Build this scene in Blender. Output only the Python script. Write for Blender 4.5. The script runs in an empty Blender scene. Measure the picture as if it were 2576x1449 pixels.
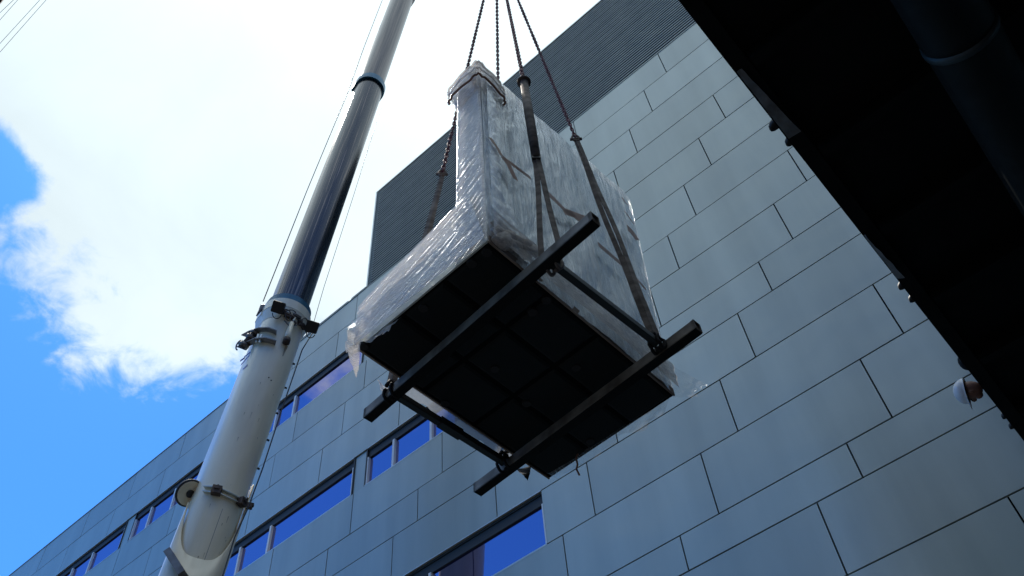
import bpy, bmesh, math, random
from mathutils import Vector, Matrix, noise
random.seed(7)
sc = bpy.context.scene
C = sc.collection
rad = math.radians

# ---------------------------------------------------------------- camera
# world axes: X runs along the facade, Y points into it, Z is up; camera at eye height
EYE = Vector((0, 0, 1.6))
PITCH, ROLL, AZ = 0.91420793, -0.10589958, -0.93129927
FPX = 2644.965 / (3031 / 2576)          # focal length for a 2576 px wide frame
cp, sp, cr, sr = math.cos(PITCH), math.sin(PITCH), math.cos(ROLL), math.sin(ROLL)
def towall(v):
    hx, hy = -math.sin(AZ), -math.cos(AZ)
    return Vector((hx*v[0] + hy*v[1], -hy*v[0] + hx*v[1], v[2]))
CF = towall((0, cp, sp))
CX = towall((cr, -sr*sp, sr*cp))
CU = towall((-sr, -cr*sp, cr*cp))
cam_d = bpy.data.cameras.new('camera')
cam = bpy.data.objects.new('camera', cam_d); C.objects.link(cam)
m3 = Matrix((CX, CU, -CF)).transposed()
cam.matrix_world = Matrix.Translation(EYE) @ m3.to_4x4()
cam_d.lens = 31.415; cam_d.sensor_width = 36; cam_d.clip_end = 3000; cam_d.clip_start = 0.05
sc.camera = cam

# ---------------------------------------------------------------- light
SUN = Vector((-math.cos(rad(66)), 0.12, math.sin(rad(66)))).normalized()
sd = bpy.data.lights.new('sun', 'SUN'); so = bpy.data.objects.new('sun', sd); C.objects.link(so)
sd.energy = 5.0; sd.angle = rad(0.5); sd.color = (1.0, 0.94, 0.84)
so.rotation_euler = (-SUN).to_track_quat('-Z', 'Y').to_euler()
sc.view_settings.view_transform = 'Standard'; sc.view_settings.look = 'None'
sc.view_settings.gamma = 1; sc.view_settings.exposure = 0.08
try: sc.view_settings.use_curve_mapping = False
except Exception: pass

W = bpy.data.worlds.new('World'); sc.world = W; W.use_nodes = True
nt = W.node_tree; nt.nodes.clear()
def N(t, **k):
    n = nt.nodes.new(t)
    for a, b in k.items(): setattr(n, a, b)
    return n
def mth(op, a, b=None, c=None, clamp=False):
    n = nt.nodes.new('ShaderNodeMath'); n.operation = op; n.use_clamp = clamp
    for i, v in enumerate((a, b, c)):
        if v is None: continue
        if isinstance(v, (int, float)): n.inputs[i].default_value = v
        else: nt.links.new(v, n.inputs[i])
    return n.outputs[0]
sky = N('ShaderNodeTexSky', sky_type='NISHITA', sun_disc=False)
sky.sun_elevation = math.asin(SUN.z); sky.sun_rotation = math.atan2(SUN.x, SUN.y)
sky.altitude = 100; sky.air_density = 1.2; sky.dust_density = 0.4; sky.ozone_density = 3.0
tint = N('ShaderNodeMix', data_type='RGBA', blend_type='MULTIPLY'); tint.inputs[0].default_value = 1
nt.links.new(sky.outputs[0], tint.inputs[6]); tint.inputs[7].default_value = (0.27, 0.73, 1.36, 1)
bg = N('ShaderNodeBackground'); bg.inputs[1].default_value = 0.15
nt.links.new(tint.outputs[2], bg.inputs[0])
tc = N('ShaderNodeTexCoord'); sep = N('ShaderNodeSeparateXYZ'); nt.links.new(tc.outputs['Generated'], sep.inputs[0])
dx, dy, dz = sep.outputs
zz = mth('MAXIMUM', dz, 0.06)
px = mth('DIVIDE', dx, zz); py = mth('DIVIDE', dy, zz)     # position on a flat cloud layer
comb = N('ShaderNodeCombineXYZ'); nt.links.new(px, comb.inputs[0]); nt.links.new(py, comb.inputs[1])
def nz(scale, detail, rough, off=(0, 0, 0), dist=0.0):
    mp = N('ShaderNodeMapping'); mp.inputs[1].default_value = off; nt.links.new(comb.outputs[0], mp.inputs[0])
    n = N('ShaderNodeTexNoise'); n.inputs['Scale'].default_value = scale; n.inputs['Detail'].default_value = detail
    n.inputs['Roughness'].default_value = rough; n.inputs['Distortion'].default_value = dist
    nt.links.new(mp.outputs[0], n.inputs['Vector']); return n.outputs[0]
n1 = nz(3.2, 9, 0.55, (3.1, 1.7, 0), 0.3); n2 = nz(13, 7, 0.6, (0.4, 2.2, 0), 0.4); n3 = nz(0.55, 3, 0.5, (5, 2, 0))
# broad cloud bank overhead: its edge runs across the lower left sky
edge = mth('MULTIPLY_ADD', px, 5.0, 4.92)                  # positive towards the bank
edge = mth('ADD', edge, mth('MULTIPLY', mth('MAXIMUM', mth('SUBTRACT', py, 0.30), 0.0), -5.5))
hole_r = mth('SQRT', mth('ADD', mth('POWER', mth('SUBTRACT', px, -0.80), 2), mth('MULTIPLY', mth('POWER', mth('SUBTRACT', py, 0.00), 2), 1.0)))
hole = mth('MULTIPLY', mth('SUBTRACT', 1.0, mth('DIVIDE', hole_r, 0.105)), 3.3); hole = mth('MAXIMUM', hole, 0.0)
edge = mth('SUBTRACT', edge, hole)
far = mth('SQRT', mth('ADD', mth('POWER', mth('ADD', px, 0.25), 2), mth('POWER', mth('SUBTRACT', py, 0.45), 2)))
bank = mth('SUBTRACT', mth('MINIMUM', edge, 2.0), mth('MAXIMUM', mth('MULTIPLY', mth('SUBTRACT', far, 0.95), 4.0), 0.0))
m = mth('ADD', bank, mth('MULTIPLY', mth('SUBTRACT', n1, 0.5), 3.4))
m = mth('ADD', m, mth('MULTIPLY', mth('SUBTRACT', n2, 0.5), 2.6))
m = mth('MULTIPLY', m, 0.95)
m = mth('ADD', m, 0.28, clamp=True)
soft = mth('MULTIPLY', mth('MULTIPLY', m, m), mth('SUBTRACT', 3.0, mth('MULTIPLY', m, 2.0)))
above = mth('MULTIPLY', mth('SUBTRACT', dz, 0.04), 8.0, clamp=True)
cover = mth('MULTIPLY', soft, above)
cl = N('ShaderNodeBackground')
dens = N('ShaderNodeMapRange'); nt.links.new(bank, dens.inputs[0]); dens.inputs[1].default_value = 0.0; dens.inputs[2].default_value = 2.0
dens.inputs[3].default_value = 1.0; dens.inputs[4].default_value = 1.35
glow = mth('MULTIPLY', mth('ADD', px, 0.72), 2.6, clamp=True)
cs = mth('ADD', mth('MULTIPLY_ADD', glow, 0.32, 0.87), mth('MULTIPLY', mth('SUBTRACT', n1, 0.5), 0.35))
cs = mth('ADD', cs, mth('MULTIPLY', mth('SUBTRACT', n3, 0.5), 0.25))
nt.links.new(cs, cl.inputs[1]); cl.inputs[0].default_value = (0.86, 1.0, 1.06, 1)
mixs = N('ShaderNodeMixShader'); nt.links.new(cover, mixs.inputs[0])
nt.links.new(bg.outputs[0], mixs.inputs[1]); nt.links.new(cl.outputs[0], mixs.inputs[2])
out = N('ShaderNodeOutputWorld'); nt.links.new(mixs.outputs[0], out.inputs[0])

# ---------------------------------------------------------------- measuring helpers
def ray(p):
    v = CX*(p[0]-1288) - CU*(p[1]-724.5) + CF*FPX
    return v.normalized()
def onY(p, y):
    v = ray(p); return EYE + v*(y/v.y)
def onX(p, x):
    v = ray(p); return EYE + v*(x/v.x)
def onZ(p, z):
    v = ray(p); return EYE + v*((z-EYE.z)/v.z)
def at(p, r): return EYE + ray(p)*r

# ---------------------------------------------------------------- materials
def mat(name, col, rough=0.5, metal=0.0, noise_amt=0.0, nscale=4.0, bump=0.0, bscale=30.0, col2=None, spec=0.5,
        stretch=(1, 1, 1), coat=0.0, detail=5, thr=None):
    m = bpy.data.materials.new(name); m.use_nodes = True; t = m.node_tree; b = t.nodes['Principled BSDF']
    b.inputs['Roughness'].default_value = rough; b.inputs['Metallic'].default_value = metal
    b.inputs['Specular IOR Level'].default_value = spec; b.inputs['Coat Weight'].default_value = coat
    b.inputs['Base Color'].default_value = (*col, 1)
    co = t.nodes.new('ShaderNodeTexCoord'); mp = t.nodes.new('ShaderNodeMapping'); mp.inputs[3].default_value = stretch
    t.links.new(co.outputs['Object'], mp.inputs[0])
    if noise_amt or col2:
        n = t.nodes.new('ShaderNodeTexNoise'); n.inputs['Scale'].default_value = nscale; n.inputs['Detail'].default_value = detail
        t.links.new(mp.outputs[0], n.inputs['Vector'])
        r = t.nodes.new('ShaderNodeValToRGB'); e = r.color_ramp.elements
        lo, hi = thr or (0.32, 0.68)
        e[0].position = lo; e[1].position = hi
        c2 = col2 or tuple(max(0, c*(1-noise_amt)) for c in col)
        e[0].color = (*c2, 1); e[1].color = (*col, 1)
        t.links.new(n.outputs[0], r.inputs[0]); t.links.new(r.outputs[0], b.inputs['Base Color'])
        mr = t.nodes.new('ShaderNodeMapRange'); t.links.new(n.outputs[0], mr.inputs[0])
        mr.inputs[3].default_value = min(1, rough*1.25); mr.inputs[4].default_value = rough*0.8
        t.links.new(mr.outputs[0], b.inputs['Roughness'])
    if bump:
        n = t.nodes.new('ShaderNodeTexNoise'); n.inputs['Scale'].default_value = bscale; n.inputs['Detail'].default_value = 4
        t.links.new(mp.outputs[0], n.inputs['Vector'])
        bp = t.nodes.new('ShaderNodeBump'); bp.inputs['Strength'].default_value = bump; bp.inputs['Distance'].default_value = 0.02
        t.links.new(n.outputs[0], bp.inputs['Height']); t.links.new(bp.outputs[0], b.inputs['Normal'])
    return m

def panel_mat():
    m = bpy.data.materials.new('composite_panel'); m.use_nodes = True; t = m.node_tree; b = t.nodes['Principled BSDF']
    co = t.nodes.new('ShaderNodeTexCoord'); mp = t.nodes.new('ShaderNodeMapping'); mp.inputs[3].default_value = (1.2, 1, 0.12)
    geo = t.nodes.new('ShaderNodeNewGeometry')
    t.links.new(geo.outputs['Position'], mp.inputs[0])
    n = t.nodes.new('ShaderNodeTexNoise'); n.inputs['Scale'].default_value = 1.6; n.inputs['Detail'].default_value = 6
    t.links.new(mp.outputs[0], n.inputs['Vector'])
    oi = t.nodes.new('ShaderNodeObjectInfo')
    r = t.nodes.new('ShaderNodeMapRange'); r.inputs[1].default_value = 0.3; r.inputs[2].default_value = 0.7
    r.inputs[3].default_value = 0.84; r.inputs[4].default_value = 1.0; t.links.new(n.outputs[0], r.inputs[0])
    r2 = t.nodes.new('ShaderNodeMapRange'); r2.inputs[3].default_value = 0.91; r2.inputs[4].default_value = 1.03
    t.links.new(oi.outputs['Random'], r2.inputs[0])
    mu = t.nodes.new('ShaderNodeMath'); mu.operation = 'MULTIPLY'; t.links.new(r.outputs[0], mu.inputs[0]); t.links.new(r2.outputs[0], mu.inputs[1])
    hs = t.nodes.new('ShaderNodeHueSaturation'); hs.inputs['Color'].default_value = (0.43, 0.465, 0.40, 1)
    t.links.new(mu.outputs[0], hs.inputs['Value']); t.links.new(hs.outputs[0], b.inputs['Base Color'])
    b.inputs['Roughness'].default_value = 0.40; b.inputs['Metallic'].default_value = 0.4
    n2 = t.nodes.new('ShaderNodeTexNoise'); n2.inputs['Scale'].default_value = 0.9; n2.inputs['Detail'].default_value = 2
    t.links.new(geo.outputs['Position'], n2.inputs['Vector'])
    bp = t.nodes.new('ShaderNodeBump'); bp.inputs['Strength'].default_value = 0.4; bp.inputs['Distance'].default_value = 0.03
    t.links.new(n2.outputs[0], bp.inputs['Height']); t.links.new(bp.outputs[0], b.inputs['Normal'])
    return m

def film_mat(name, alpha=0.55, tintc=(0.80, 0.84, 0.86), stretch=(5, 5, 1.0), rot=(0, 0, 0), scale=3.0, strong=0.5, rough=0.16, gl=0.9):
    m = bpy.data.materials.new(name); m.use_nodes = True; t = m.node_tree; t.nodes.clear()
    o = t.nodes.new('ShaderNodeOutputMaterial')
    co = t.nodes.new('ShaderNodeTexCoord'); mp = t.nodes.new('ShaderNodeMapping')
    mp.inputs[2].default_value = rot; mp.inputs[3].default_value = stretch; t.links.new(co.outputs['Object'], mp.inputs[0])
    n = t.nodes.new('ShaderNodeTexNoise'); n.inputs['Scale'].default_value = scale; n.inputs['Detail'].default_value = 9
    n.inputs['Roughness'].default_value = 0.62; n.inputs['Distortion'].default_value = 0.7
    t.links.new(mp.outputs[0], n.inputs['Vector'])
    bp = t.nodes.new('ShaderNodeBump'); bp.inputs['Strength'].default_value = strong; bp.inputs['Distance'].default_value = 0.05
    t.links.new(n.outputs[0], bp.inputs['Height'])
    g = t.nodes.new('ShaderNodeBsdfGlossy'); g.inputs['Roughness'].default_value = rough; g.inputs[0].default_value = (0.9, 0.95, 1, 1)
    t.links.new(bp.outputs[0], g.inputs['Normal'])
    d = t.nodes.new('ShaderNodeBsdfDiffuse'); d.inputs[0].default_value = (*tintc, 1); t.links.new(bp.outputs[0], d.inputs['Normal'])
    tl = t.nodes.new('ShaderNodeBsdfTranslucent'); tl.inputs[0].default_value = (*tintc, 1)
    dt = t.nodes.new('ShaderNodeMixShader'); dt.inputs[0].default_value = 0.45
    t.links.new(d.outputs[0], dt.inputs[1]); t.links.new(tl.outputs[0], dt.inputs[2])
    tr = t.nodes.new('ShaderNodeBsdfTransparent')
    mr = t.nodes.new('ShaderNodeMapRange'); t.links.new(n.outputs[0], mr.inputs[0]); mr.inputs[1].default_value = 0.35; mr.inputs[2].default_value = 0.68
    mr.inputs[3].default_value = alpha*0.55; mr.inputs[4].default_value = min(1, alpha*1.5)
    m1 = t.nodes.new('ShaderNodeMixShader'); t.links.new(mr.outputs[0], m1.inputs[0])
    t.links.new(tr.outputs[0], m1.inputs[1]); t.links.new(dt.outputs[0], m1.inputs[2])
    fr = t.nodes.new('ShaderNodeFresnel'); fr.inputs[0].default_value = 1.5; t.links.new(bp.outputs[0], fr.inputs['Normal'])
    fa = t.nodes.new('ShaderNodeMath'); fa.operation = 'MULTIPLY_ADD'; fa.inputs[1].default_value = gl; fa.inputs[2].default_value = 0.03*gl
    t.links.new(fr.outputs[0], fa.inputs[0])
    m2 = t.nodes.new('ShaderNodeMixShader'); t.links.new(fa.outputs[0], m2.inputs[0])
    t.links.new(m1.outputs[0], m2.inputs[1]); t.links.new(g.outputs[0], m2.inputs[2]); t.links.new(m2.outputs[0], o.inputs[0])
    return m

M = {}
M['panel'] = panel_mat()
M['joint'] = mat('joint_backing', (0.006, 0.008, 0.009), 0.9, spec=0.1)
M['glass'] = mat('window_glass', (0.01, 0.016, 0.08), 0.02, metal=0.0, spec=1.0, bump=0.02, bscale=0.7)
M['glass'].node_tree.nodes['Principled BSDF'].inputs['IOR'].default_value = 2.9
M['glass'].node_tree.nodes['Principled BSDF'].inputs['Specular Tint'].default_value = (0.62, 0.60, 0.92, 1)
M['alu'] = mat('anodised_frame', (0.60, 0.62, 0.56), 0.35, 0.5, 0.1)
M['mull'] = mat('white_mullion', (0.80, 0.80, 0.78), 0.4)
M['darkframe'] = mat('dark_reveal', (0.02, 0.022, 0.022), 0.6)
M['louvre'] = mat('louvre_blade', (0.28, 0.30, 0.26), 0.5, 0.2, 0.1, 2.0)
M['rail'] = mat('galvanised_rail', (0.10, 0.11, 0.14), 0.5, 0.5)
M['roof'] = mat('roof_membrane', (0.3, 0.3, 0.3), 0.8)
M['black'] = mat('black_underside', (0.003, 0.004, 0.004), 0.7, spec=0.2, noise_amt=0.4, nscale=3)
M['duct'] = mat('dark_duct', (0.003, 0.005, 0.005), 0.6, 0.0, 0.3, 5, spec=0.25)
M['band'] = mat('duct_band', (0.03, 0.04, 0.042), 0.5, 0.2)
M['boomwhite'] = mat('boom_white_paint', (0.86, 0.77, 0.57), 0.33, 0.0, bump=0.05, bscale=14, col2=(0.68, 0.60, 0.44), nscale=2.4, stretch=(1.6, 1.6, 0.35), coat=0.3, detail=9, thr=(0.25, 0.6))
M['boomdark'] = mat('boom_dark_steel', (0.055, 0.06, 0.07), 0.27, 1.0, col2=(0.20, 0.17, 0.15), nscale=5, stretch=(9, 9, 0.12), bump=0.1, bscale=12, detail=12, thr=(0.33, 0.45))
M['boommid'] = mat('boom_grey_steel', (0.055, 0.058, 0.068), 0.30, 1.0, col2=(0.15, 0.135, 0.13), nscale=3, stretch=(9, 9, 0.16), detail=9)
M['boomlight'] = mat('boom_tip_paint', (0.7, 0.68, 0.63), 0.4)
M['teal'] = mat('teal_ring', (0.03, 0.14, 0.20), 0.35, 0.3, 0.3, 8)
M['blackp'] = mat('black_plastic', (0.008, 0.008, 0.009), 0.45)
M['rust'] = mat('rusty_steel', (0.13, 0.085, 0.06), 0.6, 0.3, col2=(0.04, 0.03, 0.028), nscale=9)
M['greyst'] = mat('grey_bracket_steel', (0.26, 0.25, 0.24), 0.5, 0.3, col2=(0.12, 0.10, 0.09), nscale=7)
M['streak'] = mat('rust_streak', (0.25, 0.19, 0.10), 0.7, col2=(0.5, 0.47, 0.38), nscale=6, stretch=(3, 3, 0.5))
M['blue'] = mat('blue_lettering', (0.03, 0.08, 0.38), 0.4)
M['cable'] = mat('cable_rubber', (0.03, 0.03, 0.035), 0.5)
M['chain'] = mat('oiled_chain', (0.13, 0.03, 0.045), 0.6, 0.3, 0.5, 10)
M['strap'] = mat('webbing_strap', (0.15, 0.125, 0.11), 0.75, 0.0, bump=0.4, bscale=80, col2=(0.05, 0.04, 0.035), nscale=5, stretch=(1, 1, 2))
M['hook'] = mat('hook_block_paint', (0.5, 0.28, 0.03), 0.5)
M['beam'] = mat('beam_steel', (0.22, 0.20, 0.17), 0.7, 0.0, col2=(0.07, 0.06, 0.05), nscale=4, bump=0.15, bscale=20)
M['beamd'] = mat('spreader_steel', (0.035, 0.045, 0.045), 0.5, 0.4, col2=(0.03, 0.035, 0.035), nscale=5)
M['body'] = mat('cabinet_grey', (0.36, 0.41, 0.44), 0.35, 0.3, 0.25, 0.7)
M['wood'] = mat('skid_board', (0.30, 0.25, 0.20), 0.7, 0, col2=(0.17, 0.13, 0.11), nscale=3, stretch=(4, 0.6, 4))
M['under'] = mat('black_foam_panel', (0.009, 0.013, 0.014), 0.75, spec=0.25, bump=0.3, bscale=60)
M['groove'] = mat('base_groove', (0.004, 0.005, 0.005), 0.9, spec=0.1)
M['padm'] = mat('rubber_foot', (0.028, 0.028, 0.028), 0.6, spec=0.2)
M['tape'] = mat('brown_tape', (0.32, 0.16, 0.11), 0.35, 0, 0.3, 12)
M['foam'] = mat('white_wrap_sheet', (0.55, 0.56, 0.56), 0.7, 0, bump=0.5, bscale=9, stretch=(1, 1, 1), noise_amt=0.25, nscale=2.0)
M['film'] = film_mat('stretch_film', 0.78, (0.93, 0.95, 0.93), (1.0, 1.0, 0.16), (0.55, 0, 0), 9.0, 1.0, 0.22, 1.9)
M['filmw'] = film_mat('stretch_film_creased', 0.85, (0.88, 0.82, 0.77), (1.0, 1.0, 4.0), (0, 0.75, 0), 14.0, 1.0, 0.24, 0.26)
M['filmb'] = film_mat('bright_gathered_film', 0.85, (0.92, 0.94, 0.95), (1, 1, 0.5), (0.4, 0, 0), 9.0, 0.8, 0.25, 1.2)
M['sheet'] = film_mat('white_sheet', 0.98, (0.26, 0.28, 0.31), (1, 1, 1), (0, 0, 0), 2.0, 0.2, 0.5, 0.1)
M['filmt'] = film_mat('thin_film', 0.14, (0.85, 0.87, 0.9), (2, 2, 1), (0.3, 0.4, 0), 2.2, 0.6, 0.4, 0.35)
M['skin'] = mat('skin', (0.30, 0.15, 0.11), 0.5, 0, 0.2, 20)
M['helmet'] = mat('white_helmet', (0.75, 0.76, 0.78), 0.3)
M['cloth'] = mat('dark_workwear', (0.014, 0.015, 0.018), 0.85, spec=0.2)
M['boot'] = mat('black_boot_leather', (0.012, 0.011, 0.010), 0.6)
M['glove'] = mat('dark_glove', (0.02, 0.02, 0.02), 0.8)
M['tarp'] = mat('grey_tarpaulin', (0.17, 0.18, 0.19), 0.5, 0, 0.5, 6, bump=0.5, bscale=12)
M['asph'] = mat('asphalt', (0.035, 0.035, 0.037), 0.9, 0, 0.3, 3, bump=0.4, bscale=120)
M['conc'] = mat('blocker_concrete', (0.12, 0.12, 0.12), 0.8, 0, 0.25, 0.6)

# ---------------------------------------------------------------- mesh helpers
def obj(name, vs, fs, material, parent=None, smooth=False, mats=None, mi=None):
    me = bpy.data.meshes.new(name)
    off = Vector((0, 0, 0))
    if parent is None:
        off = sum((Vector(v) for v in vs), Vector())/max(1, len(vs))
    else: off = parent.location
    me.from_pydata([tuple(Vector(v)-off) for v in vs], [], fs); me.update()
    me.materials.append(material)
    for x in mats or []: me.materials.append(x)
    if mi: me.polygons.foreach_set('material_index', mi)
    if smooth: me.polygons.foreach_set('use_smooth', [True]*len(me.polygons))
    o = bpy.data.objects.new(name, me); C.objects.link(o)
    if parent is None: o.location = off
    else: o.parent = parent
    return o
def sub(name, vs, fs, material, part, **k):
    """child of a part: shares the thing's frame"""
    me = bpy.data.meshes.new(name); root = part
    while root.parent: root = root.parent
    me.from_pydata([tuple(Vector(v)-root.location) for v in vs], [], fs); me.update(); me.materials.append(material)
    if k.get('smooth'): me.polygons.foreach_set('use_smooth', [True]*len(me.polygons))
    o = bpy.data.objects.new(name, me); C.objects.link(o); o.parent = part
    return o
def thing(name, label, cat, loc, group=None, kind=None):
    o = bpy.data.objects.new(name, None); C.objects.link(o); o.location = loc; o.empty_display_size = 0.2
    o['label'] = label; o['category'] = cat
    if group: o['group'] = group
    return o
def tag(o, label, cat, group=None):
    o['label'] = label; o['category'] = cat
    if group: o['group'] = group
    return o
def struct(o): o['kind'] = 'structure'; return o

class MB:
    def __init__(s): s.v = []; s.f = []
    def quad(s, a, b, c, d):
        n = len(s.v); s.v += [Vector(a), Vector(b), Vector(c), Vector(d)]; s.f.append((n, n+1, n+2, n+3))
    def box(s, lo, hi):
        n = len(s.v); x0, y0, z0 = lo; x1, y1, z1 = hi
        s.v += [Vector(p) for p in ((x0,y0,z0),(x1,y0,z0),(x1,y1,z0),(x0,y1,z0),(x0,y0,z1),(x1,y0,z1),(x1,y1,z1),(x0,y1,z1))]
        s.f += [tuple(n+i for i in q) for q in ((0,3,2,1),(4,5,6,7),(0,1,5,4),(1,2,6,5),(2,3,7,6),(3,0,4,7))]
    def obox(s, c, ax, ay, az):
        """box from a centre and three half-extent vectors"""
        n = len(s.v); c = Vector(c)
        for k in (-1, 1):
            for i, j in ((-1,-1),(1,-1),(1,1),(-1,1)): s.v.append(c + ax*i + ay*j + az*k)
        s.f += [tuple(n+i for i in q) for q in ((0,3,2,1),(4,5,6,7),(0,1,5,4),(1,2,6,5),(2,3,7,6),(3,0,4,7))]
    def beam(s, a, b, w, h, up=Vector((0, 0, 1))):
        a, b = Vector(a), Vector(b); d = (b-a); L = d.length; d.normalize()
        x = d.cross(up).normalized(); y = x.cross(d)
        s.obox((a+b)/2, x*w/2, d*L/2, y*h/2)
    def tube(s, pts, r, seg=8, cap=True, closed=False):
        pts = [Vector(p) for p in pts]; n0 = len(s.v); k = len(pts); prev = None
        for i, p in enumerate(pts):
            a = pts[i-1] if (i > 0 or closed) else p; b = pts[(i+1) % k] if (i < k-1 or closed) else p
            d = (b-a).normalized()
            if prev is None:
                x = d.orthogonal().normalized()
            else:
                x = (prev - d*prev.dot(d)).normalized()
            prev = x; y = d.cross(x)
            rr = r[i] if isinstance(r, (list, tuple)) else r
            for j in range(seg):
                t = 2*math.pi*j/seg; s.v.append(p + x*(rr*math.cos(t)) + y*(rr*math.sin(t)))
        m_ = k if closed else k-1
        for i in range(m_):
            for j in range(seg):
                a = n0+i*seg+j; b = n0+i*seg+(j+1) % seg; c = n0+((i+1) % k)*seg+(j+1) % seg; d = n0+((i+1) % k)*seg+j
                s.f.append((a, b, c, d))
        if cap and not closed:
            s.f.append(tuple(n0+j for j in range(seg))[::-1]); s.f.append(tuple(n0+(k-1)*seg+j for j in range(seg)))
    def ribbon(s, pts, side, w, th=0.006):
        """flat strap following pts; side(i) gives its width direction"""
        pts = [Vector(p) for p in pts]; n0 = len(s.v)
        for i, p in enumerate(pts):
            d = (pts[min(i+1, len(pts)-1)] - pts[max(i-1, 0)]).normalized()
            x = (side - d*side.dot(d)).normalized(); y = d.cross(x)
            for q, r in ((-1,-1),(1,-1),(1,1),(-1,1)): s.v.append(p + x*(q*w/2) + y*(r*th/2))
        for i in range(len(pts)-1):
            for j in range(4):
                a = n0+i*4+j; b = n0+i*4+(j+1) % 4; s.f.append((a, b, b+4, a+4))
        s.f.append((n0+3, n0+2, n0+1, n0)); e = n0+(len(pts)-1)*4; s.f.append((e, e+1, e+2, e+3))
    def disc(s, c, n_, r, h, seg=18):
        c = Vector(c); n_ = Vector(n_).normalized(); s.tube([c, c+n_*h], r, seg)
    def obj(s, name, material, parent=None, smooth=False): return obj(name, s.v, s.f, material, parent, smooth)
    def sub(s, name, material, part, smooth=False): return sub(name, s.v, s.f, material, part, smooth=smooth)
def V3(*a): return Vector(a)

# ---------------------------------------------------------------- ground
g = MB(); g.quad((-600,-600,0),(600,-600,0),(600,600,0),(-600,600,0)); struct(g.obj('ground', M['asph']))

# ---------------------------------------------------------------- office building
D = 10.5
LV = [2.099, 1.987, 1.8745, 1.763, 1.654, 1.541, 1.429, 1.319, 1.2085, 1.128, 1.019, 0.907, 0.793, 0.7334, 0.6222, 0.512, 0.402, 0.292]
LZ = [l*D + EYE.z for l in LV]
JA, JW = -0.07985*D, 0.2730*D
XL, XR = -47.0, 7.0
bld = thing('office_building', 'pale grey panelled office block with ribbon windows and louvred plant storey', 'building', (0, D, 0))
GAP = 0.0115
# window groups: (row, [x positions of verticals], kinds between them)
def U(x): return x*D
WIN = {2: ([-4.0, -3.75, -3.45, -3.345, -3.29, -3.17, -3.01, -2.90, -2.76, -2.644, -2.528, -2.352, -2.299, -2.214, -2.092, -1.90, -1.78, -1.62, -1.541, -1.262, -1.205, -1.12, -1.003, -0.728],
           [0,0,0,1,0,0,0,0,0,0,0,1,0,0,0,0,0,0,0,1,0,0,0]),
       6: ([-4.0, -3.75, -3.45, -3.30, -2.90, -2.65, -2.352, -2.299, -2.09, -1.93, -1.80, -1.661, -1.545, -1.251, -1.205, -1.12, -1.003, -0.728],
           [0,0,0,0,0,0,1,0,0,0,0,0,0,1,0,0,0]),
       10: ([-4.0, -3.60, -3.30, -2.90, -2.352, -2.299, -2.09, -1.80, -1.545, -1.251, -1.205, -1.12, -1.002, -0.728],
            [0,0,0,0,1,0,0,0,0,1,0,0,0])}
WR = U(-0.728)
LXL = U(-1.272)           # left end of the louvred storey
def panel_mesh(w, h):
    mb = MB(); e = 0.004
    # face slightly pillowed at its folded rim: front plate + returns
    mb.box((-w/2, 0, -h/2), (w/2, 0.045, h/2))
    me = bpy.data.meshes.new('wall_panel'); me.from_pydata([tuple(v) for v in mb.v], [], mb.f); me.update(); me.materials.append(M['panel'])
    return me
cache = {}
def put_panel(x0, x1, z0, z1, name='wall_panel'):
    w, h = round(x1-x0-2*GAP, 4), round(z1-z0-2*GAP, 4)
    if w < 0.03: return
    k = (w, h)
    if k not in cache: cache[k] = panel_mesh(w, h)
    o = bpy.data.objects.new(name, cache[k]); C.objects.link(o); o.parent = bld
    o.location = ((x0+x1)/2, random.uniform(-0.0015, 0.0015), (z0+z1)/2)
    o.rotation_euler = (random.gauss(0, 0.0011), 0, random.gauss(0, 0.0009))
for r in range(len(LZ)-1):
    z1, z0 = LZ[r], LZ[r+1]
    xs = [XL]
    for n in range(60, -30, -1):
        if (n-r) % 4 == 2:
            x = JA - JW/4*n
            if XL+0.3 < x < XR-0.3: xs.append(x)
    xs.append(XR)
    for a, b in zip(xs[:-1], xs[1:]):
        if r in WIN:
            if b <= WR+0.05: continue
            a = max(a, WR)
            if b-a < 0.5 and a == WR: pass
        put_panel(a, b, z0, z1)
# panels lower than anything the photograph shows
mb = MB(); z = LZ[-1]; r = len(LZ)-1
while z > 0.2:
    z0 = max(0.0, z-1.16)
    for n in range(60, -30, -1):
        if (n-r) % 4 == 2:
            x = JA - JW/4*n
            if XL < x < XR-JW: mb.box((x+GAP, D, z0+GAP), (x+JW-GAP, D+0.045, z-GAP))
    z = z0; r += 1
o = mb.obj('lower_panels', M['panel'], bld); o['kind'] = 'stuff'
# dark membrane behind the open joints, with the window bands left out
mb = MB(); zt = LZ[0]
bands = [(LZ[r+1], LZ[r]) for r in (2, 6, 10)]
zc = [0] + [v for b in sorted(bands) for v in b] + [zt]
for i in range(0, len(zc), 2): mb.box((XL, D+0.06, zc[i]), (XR, D+0.16, zc[i+1]))
for a, b in bands: mb.box((WR+0.02, D+0.06, a), (XR, D+0.16, b))
mb.obj('joint_membrane', M['joint'], bld)
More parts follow.
